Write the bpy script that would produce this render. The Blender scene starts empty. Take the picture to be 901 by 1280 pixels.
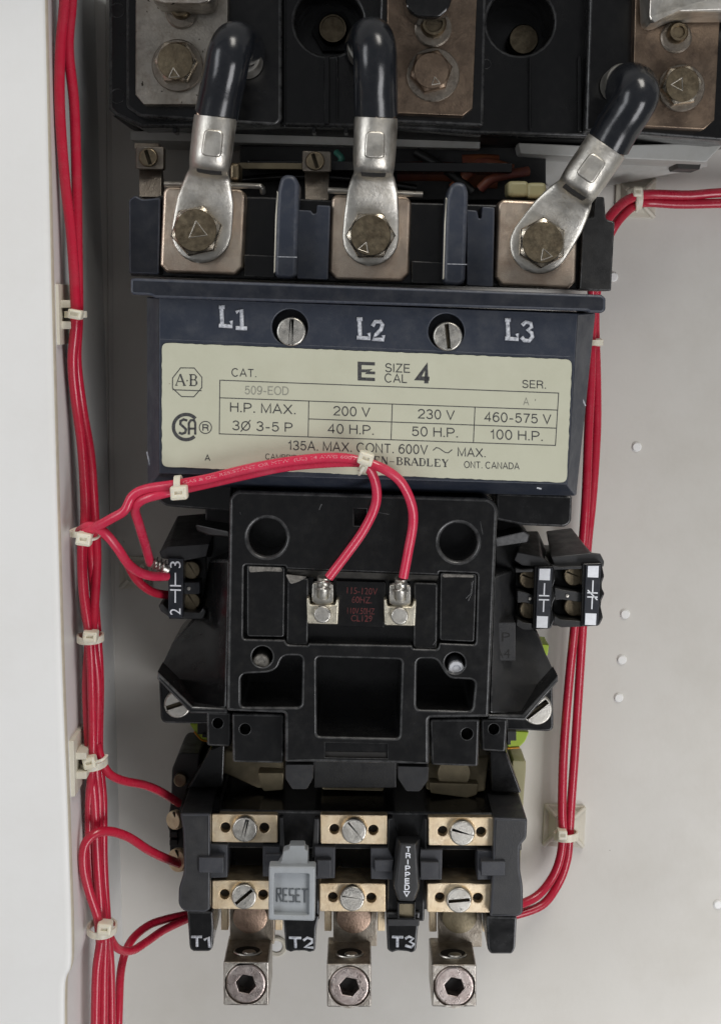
import bpy, bmesh, math, random
from mathutils import Vector
from mathutils.geometry import tessellate_polygon
random.seed(7)
R = math.radians
sc = bpy.context.scene
col = sc.collection

# ------------------------------------------------------------------ camera
FPX = 1900.0                 # focal length in photograph pixels (photo 901 x 1280)
DIST = 0.690                 # metres from lens to back panel
PITCH = R(8)
cam_loc = Vector((0, -DIST, DIST*math.tan(PITCH)))
cd = bpy.data.cameras.new('camera')
cam = bpy.data.objects.new('camera', cd); col.objects.link(cam)
cam.location = cam_loc
cam.rotation_euler = (R(90)-PITCH, 0, 0)
cd.sensor_fit = 'VERTICAL'; cd.sensor_height = 24.0
cd.lens = 24.0*FPX/1280.0
cd.clip_start = 0.01; cd.clip_end = 50
sc.camera = cam

# ------------------------------------------------------------------ light
w = bpy.data.worlds.new('World'); sc.world = w; w.use_nodes = True
bg = w.node_tree.nodes['Background']
bg.inputs[0].default_value = (0.80, 0.82, 0.86, 1); bg.inputs[1].default_value = 0.22
def lamp(name, loc, target, size, power, color, size_y=None):
    l = bpy.data.lights.new(name, 'AREA'); l.energy = power; l.color = color
    l.shape = 'RECTANGLE'; l.size = size; l.size_y = size_y or size
    o = bpy.data.objects.new(name, l); col.objects.link(o); o.location = loc
    o.rotation_euler = (Vector(target)-Vector(loc)).to_track_quat('-Z', 'Y').to_euler()
    return o
lamp('ceiling_light', (0.50, -0.95, 1.65), (0.05, 0, -0.05), 0.5, 21, (1.0, 0.955, 0.88), 1.2)
lamp('window_light', (-1.25, -1.05, 0.30), (0, 0, -0.02), 0.5, 9, (0.95, 0.97, 1.0), 1.2)
lamp('doorway_light', (0.75, -1.15, -0.85), (0.02, 0, -0.10), 0.6, 13.5, (0.985, 0.98, 1.0), 1.0)
sc.view_settings.view_transform = 'Standard'
sc.view_settings.look = 'None'
sc.view_settings.exposure = 0.0
sc.view_settings.gamma = 1.0
sc.view_settings.use_curve_mapping = False
sc.cycles.max_bounces = 8

# ------------------------------------------------------------------ geometry helpers
ct, st = math.cos(PITCH), math.sin(PITCH)
def P(px, py, d):
    """point at d millimetres in front of the back panel, seen at photograph pixel (px, py)"""
    a = (px-450.5)/FPX; b = (640-py)/FPX
    t = (DIST - d/1000.0)/(ct + b*st)
    return cam_loc + t*Vector((a, ct + b*st, -st + b*ct))
def U(d, py=640):
    """metres covered by one photograph pixel at depth d"""
    b = (640-py)/FPX
    return (DIST - d/1000.0)/(ct + b*st)/FPX

WO = {}
def blend_normals(me, flat, ang):
    ca = math.cos(R(62)); cb = math.cos(R(ang)); vf = [[] for _ in me.vertices]
    for p in me.polygons:
        for v in p.vertices: vf[v].append(p.index)
    nr = [p.normal.copy() for p in me.polygons]; ar = [p.area for p in me.polygons]; out = [None]*len(me.loops)
    for p in me.polygons:
        n0 = nr[p.index]
        for li in p.loop_indices:
            if flat[p.index]: out[li] = n0; continue
            v = me.loops[li].vertex_index
            fl = [nr[q] for q in vf[v] if flat[q] and nr[q].dot(n0) > ca]
            if fl:
                best = max(fl, key=lambda x: x.dot(n0)); s_ = best
            else:
                s_ = Vector((0, 0, 0))
                for q in vf[v]:
                    if not flat[q] and nr[q].dot(n0) > cb: s_ += nr[q]*ar[q]
                s_ = s_.normalized() if s_.length > 0 else n0
            out[li] = s_
    me.normals_split_custom_set([tuple(x) for x in out])
def mk(name, verts, faces, mat, parent=None, smooth=True, ang=38, mats=None, fm=None, recalc=True, bevel=None, flats=None):
    me = bpy.data.meshes.new(name)
    c = Vector((0, 0, 0))
    lo = Vector([min(v[i] for v in verts) for i in range(3)]); hi = Vector([max(v[i] for v in verts) for i in range(3)])
    c = (lo+hi)/2
    me.from_pydata([tuple(Vector(v)-c) for v in verts], [], faces)
    if fm:
        for p, m_ in zip(me.polygons, fm): p.material_index = m_
    bm = bmesh.new(); bm.from_mesh(me)
    lay = bm.faces.layers.int.new('flat'); bm.faces.ensure_lookup_table()
    for f_ in bm.faces: f_[lay] = 1 if (bevel or (flats and flats[f_.index])) else 0
    bmesh.ops.remove_doubles(bm, verts=bm.verts, dist=2e-6)
    if recalc: bmesh.ops.recalc_face_normals(bm, faces=bm.faces)
    if bevel:
        wid, seg, keep = bevel
        es = []
        for e in bm.edges:
            if len(e.link_faces) != 2: continue
            if e.calc_face_angle(0) < R(20): continue
            if keep and not keep(e, c): continue
            es.append(e)
        if es: res = bmesh.ops.bevel(bm, geom=es, offset=wid/1000, segments=seg, profile=0.5, affect='EDGES', clamp_overlap=True, material=(1 if mats else -1))
        if es:
            for f_ in res['faces']: f_[lay] = 0
    bm.normal_update(); bm.to_mesh(me); fl_ = [f_[lay] for f_ in bm.faces]; bm.free()
    for m_ in (mats or [mat]): me.materials.append(M[m_] if isinstance(m_, str) else m_)
    if smooth:
        me.polygons.foreach_set('use_smooth', [True]*len(me.polygons))
        me.set_sharp_from_angle(angle=R(ang))
        if bevel or flats: blend_normals(me, fl_, ang)
    o = bpy.data.objects.new(name, me); col.objects.link(o)
    WO[o.name] = c
    if parent: o.parent = parent; o.location = c - WO[parent.name]
    else: o.location = c
    return o
def thing(name, label, cat, loc, group=None):
    o = bpy.data.objects.new(name, None); col.objects.link(o); o.empty_display_size = .01
    o.location = loc; WO[o.name] = Vector(loc)
    return tag(o, label, cat, group)
def tag(o, label, cat, group=None):
    o['label'] = label; o['category'] = cat
    if group: o['group'] = group
    return o
def area2(p): return sum(p[i][0]*p[(i+1) % len(p)][1]-p[(i+1) % len(p)][0]*p[i][1] for i in range(len(p)))
def offset(poly, r):
    """move every vertex of a CCW polygon inwards by r"""
    n = len(poly); out = []
    for i in range(n):
        a, b, c = Vector(poly[i-1]), Vector(poly[i]), Vector(poly[(i+1) % n])
        e1 = (b-a); e2 = (c-b)
        if e1.length < 1e-9 or e2.length < 1e-9: out.append(tuple(b)); continue
        e1.normalize(); e2.normalize()
        n1 = Vector((-e1.y, e1.x)); n2 = Vector((-e2.y, e2.x))
        m_ = n1+n2
        if m_.length < 1e-6: m_ = n1
        m_.normalize(); k = max(0.35, m_.dot(n1))
        out.append(tuple(b + m_*(r/k)))
    return out
def rp(pts, r=4, n=4):
    """round the corners of a pixel polygon; r may be a list"""
    out = []; N = len(pts)
    for i in range(N):
        ri = r[i] if isinstance(r, (list, tuple)) else r
        a, b, c = Vector(pts[i-1]), Vector(pts[i]), Vector(pts[(i+1) % N])
        if ri <= 0: out.append(tuple(b)); continue
        la, lc = (a-b).length, (c-b).length
        ri2 = min(ri, la*.48, lc*.48)
        p0 = b+(a-b).normalized()*ri2; p1 = b+(c-b).normalized()*ri2
        for k in range(n+1):
            t = k/n
            out.append(tuple(p0*(1-t)**2+b*2*t*(1-t)+p1*t*t))
    return out
def rect(x0, y0, x1, y1, sk=0.0):
    """pixel rectangle; sk = downward slope to the right"""
    w_ = x1-x0
    return [(x0, y0), (x1, y0+sk*w_), (x1, y1+sk*w_), (x0, y1)]
def circ(x, y, r, n=24, a0=0): return [(x+r*math.cos(a0+2*math.pi*k/n), y+r*math.sin(a0+2*math.pi*k/n)) for k in range(n)]
def rot(pts, c, deg):
    s_, c_ = math.sin(R(deg)), math.cos(R(deg))
    return [(c[0]+(x-c[0])*c_-(y-c[1])*s_, c[1]+(x-c[0])*s_+(y-c[1])*c_) for x, y in pts]

def plate(name, outer, d, db, mat, parent=None, r=0.6, holes=(), edge=None, seg=3, ang=38, hmat=None):
    """slab facing the viewer: front outline in photo pixels at depth d (mm), back at db, filleted rims, pockets"""
    V = []; F = []; FM = []; FL = set()
    def XZ(poly, dd):
        q = [P(x, y, dd) for x, y in poly]; q = [(v.x, v.z) for v in q]
        if area2(q) < 0: q.reverse()
        return q
    def ring(q, dd):
        i0 = len(V); V.extend([(x, -dd/1000, z) for x, z in q]); return list(range(i0, i0+len(q)))
    def bridge(a, b, m_=0):
        n = len(a)
        for i in range(n): F.append((a[i], a[(i+1) % n], b[(i+1) % n], b[i])); FM.append(m_)
    loops2 = []; loopi = []
    def rim(q, r_, hole):
        prev = None; first = None
        s_ = -1 if hole else 1
        K = seg if r_ > 0 else 0
        for k in range(K+1):
            a = (k/K*math.pi/2) if K else math.pi/2
            qq = offset(q, s_*r_/1000*(1-math.sin(a))) if K else q
            rr_ = ring(qq, d - (r_*(1-math.cos(a)) if K else 0))
            if k == 0: first = rr_; loops2.append(qq); loopi.append(rr_)
            else: bridge(prev, rr_, 1 if edge else 0)
            prev = rr_
        return prev
    q = XZ(outer, d); last = rim(q, r, False)
    bk = ring(q, db); bridge(last, bk)
    FL.add(len(F)); F.append(tuple(reversed(bk))); FM.append(0)
    for h in holes:
        hp, hd = h[0], h[1]; hr = h[2] if len(h) > 2 else r
        hq = XZ(hp, d); lw = rim(hq, hr, True)
        hb = ring(hq, hd); bridge(lw, hb, 2 if hmat else 0)
        FL.add(len(F)); F.append(tuple(hb)); FM.append(2 if hmat else 0)
    flat = [i for l in loopi for i in l]
    for t in tessellate_polygon([[Vector((x, z, 0)) for x, z in l] for l in loops2]):
        FL.add(len(F)); F.append(tuple(flat[i] for i in t)); FM.append(0)
    return mk(name, V, F, mat, parent, mats=[mat, edge or mat]+([hmat] if hmat else []) if (edge or hmat) else None, fm=FM if (edge or hmat) else None, ang=ang, flats=[i in FL for i in range(len(F))])

def block(name, pts, db, mat, parent=None, bevel=0.6, back=None, edge=None, seg=2):
    """solid with front face through photo points (px, py, depth mm), swept straight back to depth db"""
    f = [P(*p) for p in pts]
    b = [P(*p) for p in back] if back else [Vector((v.x, -db/1000, v.z)) for v in f]
    n = len(f); V = f+b
    F = [tuple(range(n)), tuple(range(2*n-1, n-1, -1))]+[(i, (i+1) % n, n+(i+1) % n, n+i) for i in range(n)]
    ym = max(v.y for v in b)-1e-5
    return mk(name, V, F, mat, parent, mats=[mat, edge] if edge else None,
              bevel=(bevel, seg, lambda e, c: not all((v.co+c).y > ym for v in e.verts)) if bevel else None)
def box(name, x0, y0, x1, y1, d, db, mat, parent=None, bevel=0.6, sk=0.0, edge=None):
    return block(name, [(x, y, d) for x, y in rect(x0, y0, x1, y1, sk)], db, mat, parent, bevel, edge=edge)

def loft(name, loops, mat, parent=None, cap=(True, True), ang=38):
    V = []; F = []; n = len(loops[0])
    for l in loops: V.extend(l)
    for k in range(len(loops)-1):
        for i in range(n):
            F.append((k*n+i, k*n+(i+1) % n, (k+1)*n+(i+1) % n, (k+1)*n+i))
    if cap[0]: F.append(tuple(reversed(range(n))))
    if cap[1]: F.append(tuple(range((len(loops)-1)*n, len(loops)*n)))
    return mk(name, V, F, mat, parent, ang=ang)
def turned(name, px, py, d, prof, mat, parent=None, n=28, axis=None):
    """turned body on an axis towards the viewer: prof = [(radius px, depth offset mm)]"""
    c = P(px, py, d); u = U(d, py)
    ax = Vector(axis).normalized() if axis else Vector((0, -1, 0))
    e1 = ax.cross(Vector((0, 0, 1))); e1.normalize(); e2 = ax.cross(e1)
    loops = [[c+ax*(h/1000)+(e1*math.cos(2*math.pi*k/n)+e2*math.sin(2*math.pi*k/n))*(max(r_, .02)*u) for k in range(n)] for r_, h in prof]
    return loft(name, loops, mat, parent)
def catmull(pts, sub=7):
    out = []; n = len(pts)
    for i in range(n-1):
        p0, p1, p2, p3 = pts[max(i-1, 0)], pts[i], pts[i+1], pts[min(i+2, n-1)]
        for k in range(sub):
            t = k/sub
            out.append(0.5*((2*p1)+(p2-p0)*t+(2*p0-5*p1+4*p2-p3)*t*t+(3*p1-p0-3*p2+p3)*t**3))
    out.append(pts[-1]); return out
def tube(name, pts, rad, mat, parent=None, n=12, smoothp=True, flat=None, sub=7):
    """tube through world points; rad in metres or list; flat = (axis, factor) squashes the section"""
    c = catmull(pts, sub) if smoothp else pts
    m_ = len(c); tang = [(c[min(i+1, m_-1)]-c[max(i-1, 0)]).normalized() for i in range(m_)]
    nrm = tang[0].orthogonal().normalized(); loops = []
    for i in range(m_):
        nrm = (nrm-tang[i]*nrm.dot(tang[i])).normalized(); bn = tang[i].cross(nrm)
        r_ = rad if not isinstance(rad, (list, tuple)) else rad[0]+(rad[1]-rad[0])*i/(m_-1)
        l = [c[i]+(nrm*math.cos(2*math.pi*k/n)+bn*math.sin(2*math.pi*k/n))*r_ for k in range(n)]
        if flat: l = [c[i]+(v-c[i])-Vector(flat[0])*((v-c[i]).dot(Vector(flat[0])))*(1-flat[1]) for v in l]
        loops.append(l)
    return loft(name, loops, mat, parent, ang=60)

# ---- lettering
_fc = {}
def glyphs(s, off=0.0):
    """2-D mesh of a word in the built-in typeface, scaled to unit cap height"""
    key = (s, off)
    if key in _fc: return _fc[key]
    def raw(t):
        cu = bpy.data.curves.new('lettering_curve', 'FONT'); cu.body = t; cu.resolution_u = 3; cu.offset = off; cu.fill_mode = 'FRONT'
        o = bpy.data.objects.new('lettering_curve', cu); col.objects.link(o)
        bpy.context.view_layer.update()
        e = o.evaluated_get(bpy.context.evaluated_depsgraph_get()); m_ = e.to_mesh()
        v = [tuple(x.co) for x in m_.vertices]; f = [tuple(p.vertices) for p in m_.polygons]
        e.to_mesh_clear(); bpy.data.objects.remove(o); bpy.data.curves.remove(cu)
        return v, f
    if 'H' not in _fc: _fc['H'] = None; hv = raw('H')[0]; _fc['H'] = max(p[1] for p in hv)
    v, f = raw(s); x0 = min(p[0] for p in v); x1 = max(p[0] for p in v)
    _fc[key] = ([((p[0]-x0)/(x1-x0), p[1]/_fc['H']) for p in v], f)
    return _fc[key]
def text(acc, s, x0, y0, x1, y1, h, off=0.0):
    """append a word whose baseline runs from pixel (x0,y0) to (x1,y1), cap height h pixels"""
    v, f = glyphs(s, off); n0 = len(acc[0])
    e = Vector((x1-x0, y1-y0)); up = Vector((e.y, -e.x)).normalized()*h
    acc[0].extend([(x0+e.x*a+up.x*b, y0+e.y*a+up.y*b) for a, b in v])
    acc[1].extend([tuple(n0+i for i in q) for q in f])
def _el(cx, cy, rx, ry, a0, a1, n=12): return [(cx+rx*math.cos(R(a0+(a1-a0)*k/n)), cy+ry*math.sin(R(a0+(a1-a0)*k/n))) for k in range(n+1)]
SANS = {'A': (.68, [[(0, 0), (.34, 1), (.68, 0)], [(.13, .33), (.55, .33)]]), 'C': (.70, [_el(.36, .5, .35, .5, 42, 318, 18)]), 'T': (.6, [[(0, .96), (.6, .96)], [(.3, 0), (.3, .96)]]),
        'S': (.58, [_el(.3, .735, .25, .235, 15, 262, 10)+_el(.29, .265, .27, .25, 82, -165, 10)]), 'E': (.54, [[(.54, .96), (.03, .96), (.03, .04), (.56, .04)], [(.03, .52), (.5, .52)]]),
        'R': (.62, [[(.03, 0), (.03, .96), (.34, .96)]+_el(.34, .73, .24, .23, 80, -80, 8)+[(.34, .49), (.03, .49)], [(.36, .49), (.54, .36), (.58, 0)]]), 'H': (.62, [[(.03, 0), (.03, 1)], [(.6, 0), (.6, 1)], [(.03, .53), (.6, .53)]]),
        'P': (.58, [[(.03, 0), (.03, .96), (.32, .96)]+_el(.32, .71, .25, .25, 80, -80, 8)+[(.32, .45), (.03, .45)]]), 'M': (.76, [[(.03, 0), (.03, 1), (.38, .08), (.73, 1), (.73, 0)]]), 'X': (.64, [[(0, 0), (.64, 1)], [(0, 1), (.64, 0)]]),
        'V': (.64, [[(0, 1), (.32, .02), (.64, 1)]]), 'O': (.76, [_el(.38, .5, .36, .49, 90, 450, 24)]), 'N': (.64, [[(.03, 0), (.03, 1), (.6, 0), (.6, 1)]]), 'D': (.66, [[(.03, .04), (.03, .96), (.28, .96)]+_el(.3, .5, .34, .46, 80, -80, 12)+[(.28, .04), (.03, .04)]]),
        'L': (.5, [[(.03, 1), (.03, .04), (.5, .04)]]), 'Z': (.58, [[(.02, .96), (.56, .96), (.02, .04), (.58, .04)]]), 'I': (.08, [[(.04, 0), (.04, 1)]]), 'B': (.6, [[(.03, .04), (.03, .96), (.36, .96)]+_el(.36, .74, .2, .21, 80, -80, 6)+[(.03, .53), (.38, .53)]+_el(.36, .28, .24, .24, 80, -80, 6)+[(.03, .04)]]), 'G': (.74, [_el(.36, .5, .35, .5, 42, 330, 18)+[(.68, .48), (.4, .48)]]),
        '0': (.52, [_el(.26, .5, .24, .49, 90, 450, 20)]), '1': (.30, [[(.0, .74), (.14, .78), (.22, .98), (.22, 0)]]), '2': (.54, [_el(.27, .71, .25, .27, 172, -28, 10)+[(.2, .28), (.03, .04), (.54, .04)]]), '3': (.52, [_el(.25, .745, .22, .235, 165, -88, 9)+_el(.25, .265, .25, .255, 88, -165, 10)]),
        '4': (.54, [[(.40, 0), (.40, .97), (.02, .27), (.54, .27)]]), '5': (.52, [[(.48, .95), (.1, .95), (.05, .5)]+_el(.25, .33, .25, .31, 135, -160, 12)]), '6': (.52, [_el(.26, .32, .24, .31, 180, 540, 18), _el(.31, .45, .29, .53, 190, 52, 10)]), '7': (.5, [[(0, .95), (.5, .95), (.3, .5), (.18, 0)]]),
        '9': (.52, [_el(.26, .68, .24, .31, 0, 360, 18), _el(.21, .55, .29, .53, 10, -128, 10)]), '-': (.36, [[(.02, .36), (.34, .36)]]), '.': (.12, [[(.0, .055), (.12, .055)]]), ' ': (.16, [])}
def sans(acc, s, x0, y0, x1, h, sl_=0.0, wt=.115, gap=.17):
    """monoline grotesque capitals from pixel (x0,y0), fitted to end at x1"""
    tot = sum(SANS[ch][0] for ch in s)+gap*(len(s)-1); k = (x1-x0)/tot; cx = 0
    for ch in s:
        w_, st_ = SANS[ch]
        for q in st_:
            cl = len(q) > 6 and abs(q[0][0]-q[-1][0]) < 1e-6 and abs(q[0][1]-q[-1][1]) < 1e-6
            pts = [(x0+(cx+p[0])*k, y0-p[1]*h+(cx+p[0])*k*sl_) for p in (q[:-1] if cl else q)]
            ribbon(acc, pts, wt*h, cl)
        cx += w_+gap
def ribbon(acc, pts, wd, closed=False):
    """append a flat stroke of width wd pixels through pixel points"""
    p = [Vector(q) for q in pts]; n = len(p); n0 = len(acc[0]); L = []
    for i in range(n):
        a = p[i-1] if (i or closed) else p[i]; b = p[(i+1) % n] if (i < n-1 or closed) else p[i]
        e1 = p[i]-a; e2 = b-p[i]
        if e1.length < 1e-6: e1 = e2
        if e2.length < 1e-6: e2 = e1
        e1 = e1.normalized(); e2 = e2.normalized(); n1 = Vector((-e1.y, e1.x)); n2 = Vector((-e2.y, e2.x))
        m_ = n1+n2
        if m_.length < 1e-3: m_ = n1
        m_.normalize(); m_ *= wd/2/max(.5, m_.dot(n1))
        L.append((tuple(p[i]+m_), tuple(p[i]-m_)))
    for a, b in L: acc[0].extend([a, b])
    for i in range(n if closed else n-1):
        j = (i+1) % n; acc[1].append((n0+2*i, n0+2*i+1, n0+2*j+1, n0+2*j))
def poly(acc, pts):
    n0 = len(acc[0]); acc[0].extend(pts)
    for t in tessellate_polygon([[Vector((x, y, 0)) for x, y in pts]]): acc[1].append(tuple(n0+i for i in t))
def ink(name, acc, d, mat, parent):
    V = [P(x, y, d) for x, y in acc[0]]; F = []
    for f in acc[1]:
        a, b, c = V[f[0]], V[f[1]], V[f[2]]
        F.append(f if (b-a).cross(c-a).y < 0 else tuple(reversed(f)))
    return mk(name, V, F, mat, parent, smooth=False, recalc=False)
def arc(cx, cy, r, a0, a1, n=10, ry=None): return [(cx+r*math.cos(R(a0+(a1-a0)*k/n)), cy+(ry or r)*math.sin(R(a0+(a1-a0)*k/n))) for k in range(n+1)]
def molded(name, strokes, wd, d, mat, parent, hgt=.5):
    """raised rounded strokes of a moulded character"""
    V = []; F = []
    for s_ in strokes:
        pts = [P(x, y, d) for x, y in s_]; rr_ = wd/2*U(d, s_[0][1])
        m_ = len(pts); loops = []; n = 8
        for i in range(m_):
            t = (pts[min(i+1, m_-1)]-pts[max(i-1, 0)]).normalized(); sd = t.cross(Vector((0, -1, 0))).normalized()
            c = pts[i]
            if i == 0: c = c-t*rr_*.4
            if i == m_-1: c = c+t*rr_*.4
            loops.append([c+sd*math.cos(2*math.pi*k/n)*rr_+Vector((0, -1, 0))*math.sin(2*math.pi*k/n)*hgt/1000 for k in range(n)])
        n0 = len(V)
        for l in loops: V.extend(l)
        for a in range(m_-1):
            for i in range(n): F.append((n0+a*n+i, n0+a*n+(i+1) % n, n0+(a+1)*n+(i+1) % n, n0+(a+1)*n+i))
        F.append(tuple(n0+i for i in range(n))); F.append(tuple(n0+(m_-1)*n+i for i in range(n)))
    return mk(name, V, F, mat, parent, ang=60)

# ------------------------------------------------------------------ materials
M = {}
def mat(name, base, rough=.4, metal=0.0, var=None, vscale=120, vmix=.5, rvar=.12, bump=0.0, bscale=900, dust=None, dscale=60, damt=.4, coat=0, ior=1.5, sss=0, speck=None):
    m_ = bpy.data.materials.new(name); m_.use_nodes = True; nt = m_.node_tree; N = nt.nodes; L = nt.links
    b = N['Principled BSDF']; b.inputs['Metallic'].default_value = metal; b.inputs['IOR'].default_value = ior
    b.inputs['Coat Weight'].default_value = coat; b.inputs['Coat Roughness'].default_value = .12
    if sss: b.inputs['Subsurface Weight'].default_value = sss; b.inputs['Subsurface Radius'].default_value = (.004, .003, .002); b.inputs['Subsurface Scale'].default_value = 1
    tc = N.new('ShaderNodeNewGeometry')
    def noise(scale, detail=5, rgh=.6):
        n_ = N.new('ShaderNodeTexNoise'); n_.inputs['Scale'].default_value = scale; n_.inputs['Detail'].default_value = detail; n_.inputs['Roughness'].default_value = rgh
        L.new(tc.outputs['Position'], n_.inputs['Vector']); return n_.outputs['Fac']
    def ramp(src, lo, hi):
        r_ = N.new('ShaderNodeMapRange'); r_.inputs['From Min'].default_value = lo; r_.inputs['From Max'].default_value = hi
        L.new(src, r_.inputs['Value']); return r_.outputs['Result']
    def mix(fac, a, c):
        x = N.new('ShaderNodeMix'); x.data_type = 'RGBA'
        if hasattr(fac, 'node'): L.new(fac, x.inputs[0])
        else: x.inputs[0].default_value = fac
        for s_, k in ((a, 6), (c, 7)):
            if hasattr(s_, 'node'): L.new(s_, x.inputs[k])
            else: x.inputs[k].default_value = (*s_, 1)
        return x.outputs[2]
    def mul(a, k):
        x = N.new('ShaderNodeMath'); x.operation = 'MULTIPLY'; L.new(a, x.inputs[0]); x.inputs[1].default_value = k; return x.outputs[0]
    c = base
    if var: c = mix(mul(ramp(noise(vscale), .35, .68), vmix), c, var)
    if dust: c = mix(mul(ramp(noise(dscale, 8, .7), .46, .72), damt), c, dust)
    if speck: c = mix(ramp(noise(speck[1], 2, .5), speck[2], speck[2]+.03), c, speck[0])
    if hasattr(c, 'node'): L.new(c, b.inputs['Base Color'])
    else: b.inputs['Base Color'].default_value = (*c, 1)
    if rvar:
        r_ = N.new('ShaderNodeMapRange'); L.new(noise(vscale*2.3, 6), r_.inputs['Value'])
        r_.inputs['From Min'].default_value = .3; r_.inputs['From Max'].default_value = .7
        r_.inputs['To Min'].default_value = max(.03, rough-rvar); r_.inputs['To Max'].default_value = min(1, rough+rvar)
        L.new(r_.outputs[0], b.inputs['Roughness'])
    else: b.inputs['Roughness'].default_value = rough
    if bump:
        bp = N.new('ShaderNodeBump'); bp.inputs['Strength'].default_value = bump; bp.inputs['Distance'].default_value = .0004
        L.new(noise(bscale, 4), bp.inputs['Height']); L.new(bp.outputs[0], b.inputs['Normal'])
    M[name] = m_; return m_
mat('enamel', (.66, .64, .595), .46, var=(.60, .58, .53), vscale=9, vmix=.7, dust=(.52, .49, .43), dscale=22, damt=.35, bump=.14, bscale=350, speck=((.33, .29, .23), 190, .775))
mat('white_enamel', (.75, .75, .735), .42, var=(.70, .695, .675), vscale=7, vmix=.6, dust=(.62, .60, .56), dscale=30, damt=.2, bump=.15, bscale=300, speck=((.45, .42, .38), 120, .78))
mat('black_plastic', (.0042, .0042, .0046), .20, var=(.007, .007, .007), vscale=60, dust=(.026, .025, .022), dscale=260, damt=.26, bump=.07, bscale=1200, rvar=.10)
mat('black_worn', (.016, .0165, .017), .30, var=(.075, .075, .075), vscale=260, vmix=.8, rvar=.12)
mat('black_matte', (.010, .010, .010), .45, var=(.016, .016, .0155), vscale=90, dust=(.036, .034, .030), dscale=160, damt=.35, bump=.18, bscale=1600)
mat('charcoal', (.020, .0205, .022), .46, var=(.030, .030, .031), vscale=90, dust=(.06, .057, .05), dscale=200, damt=.25, bump=.2, bscale=1800)
mat('slate', (.036, .038, .045), .48, var=(.046, .048, .055), vscale=120, dust=(.08, .08, .08), dscale=240, damt=.3, bump=.15, bscale=1800)
mat('navy', (.0215, .027, .041), .40, var=(.030, .036, .051), vscale=45, dust=(.068, .072, .08), dscale=150, damt=.42, bump=.12, bscale=1500)
mat('navy_worn', (.032, .038, .056), .45, var=(.085, .09, .10), vscale=420, rvar=.1)
mat('navy_dark', (.007, .009, .015), .42, var=(.012, .015, .023), vscale=60, dust=(.04, .04, .043), dscale=200, damt=.35, bump=.12, bscale=1500)
mat('copper', (.68, .535, .415), .40, 1, var=(.74, .645, .53), vscale=70, vmix=.9, dust=(.42, .29, .205), dscale=90, damt=.7, bump=.30, bscale=2600, rvar=.1)
mat('tarnished_tin', (.52, .485, .43), .40, 1, var=(.38, .34, .285), vscale=70, vmix=.9, dust=(.17, .14, .11), dscale=160, damt=.7, bump=.35, bscale=1200, speck=((.06, .05, .04), 420, .68))
mat('brown_copper', (.30, .225, .165), .42, 1, var=(.20, .145, .105), vscale=60, vmix=.9, dust=(.08, .06, .05), dscale=110, damt=.75, bump=.35, bscale=1200)
mat('tinned_lug', (.70, .675, .62), .43, 1, var=(.58, .555, .50), vscale=70, vmix=.8, dust=(.38, .345, .285), dscale=170, damt=.6, bump=.30, bscale=800, rvar=.1)
mat('zinc_bolt', (.26, .215, .145), .40, 1, var=(.17, .135, .09), vscale=180, vmix=.9, dust=(.12, .09, .06), dscale=400, damt=.5, bump=.28, bscale=1300)
mat('zinc_rim', (.62, .56, .46), .26, 1, var=(.42, .36, .28), vscale=200, vmix=.8, bump=.3, bscale=1500)
mat('steel', (.62, .60, .55), .38, 1, var=(.50, .48, .43), vscale=160, vmix=.7, dust=(.30, .27, .22), dscale=300, damt=.4, bump=.3, bscale=1800)
mat('dark_slot', (.10, .085, .06), .55, 1, var=(.05, .04, .03), vscale=500)
mat('scratch', (.40, .37, .32), .35, 1, rvar=.1)
mat('brass', (.80, .645, .43), .50, 1, var=(.86, .75, .57), vscale=130, vmix=.8, dust=(.50, .35, .20), dscale=210, damt=.55, bump=.35, bscale=1700, rvar=.1)
mat('aluminium', (.54, .51, .46), .40, 1, var=(.40, .365, .32), vscale=120, vmix=.9, dust=(.17, .135, .105), dscale=240, damt=.65, bump=.5, bscale=1300)
mat('socket', (.55, .49, .46), .34, 1, var=(.38, .31, .285), vscale=180, vmix=.9, dust=(.16, .115, .095), dscale=330, damt=.6, bump=.4, bscale=1400)
mat('dark_hole', (.006, .005, .004), .7, rvar=0)
mat('red_pvc', (.47, .013, .040), .25, var=(.40, .010, .032), vscale=60, vmix=.8, dust=(.42, .055, .075), dscale=130, damt=.4, bump=.08, bscale=500, rvar=.1)  # darker red, with the shade on the left bundle put into its colour
mat('red_pvc_lit', (.60, .028, .075), .25, var=(.55, .022, .06), vscale=60, vmix=.8, dust=(.58, .12, .16), dscale=130, damt=.4, bump=.08, bscale=500, rvar=.1)  # paler copy for front wires: dust plus the stronger light painted in
mat('wire_print', (.66, .24, .27), .5, rvar=0)
mat('nylon', (.73, .69, .57), .42, var=(.66, .61, .48), vscale=160, sss=.25, rvar=.1)
mat('mount', (.62, .59, .50), .5, var=(.54, .50, .41), vscale=120, bump=.1)
mat('nameplate', (.50, .50, .39), .45, var=(.47, .47, .36), vscale=35, dust=(.38, .37, .27), dscale=50, damt=.25, bump=.08, bscale=600, speck=((.30, .27, .19), 330, .79))
mat('print_black', (.020, .020, .024), .5, var=(.10, .10, .095), vscale=1300, vmix=.75, rvar=0)
mat('print_grey', (.24, .24, .20), .5, rvar=0)
mat('print_red', (.13, .014, .014), .5, var=(.02, .005, .005), vscale=700, vmix=.9, rvar=0)
mat('print_white', (.78, .80, .84), .45, var=(.62, .64, .68), vscale=600, vmix=.6, rvar=0)
mat('paint_scraped', (.62, .64, .68), .5, var=(.16, .17, .20), vscale=900, vmix=.9, rvar=0)
mat('sleeve', (.008, .0095, .0125), .21, var=(.013, .014, .017), vscale=60, dust=(.03, .03, .033), dscale=150, damt=.35, bump=.08, bscale=500, rvar=.06)
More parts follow.
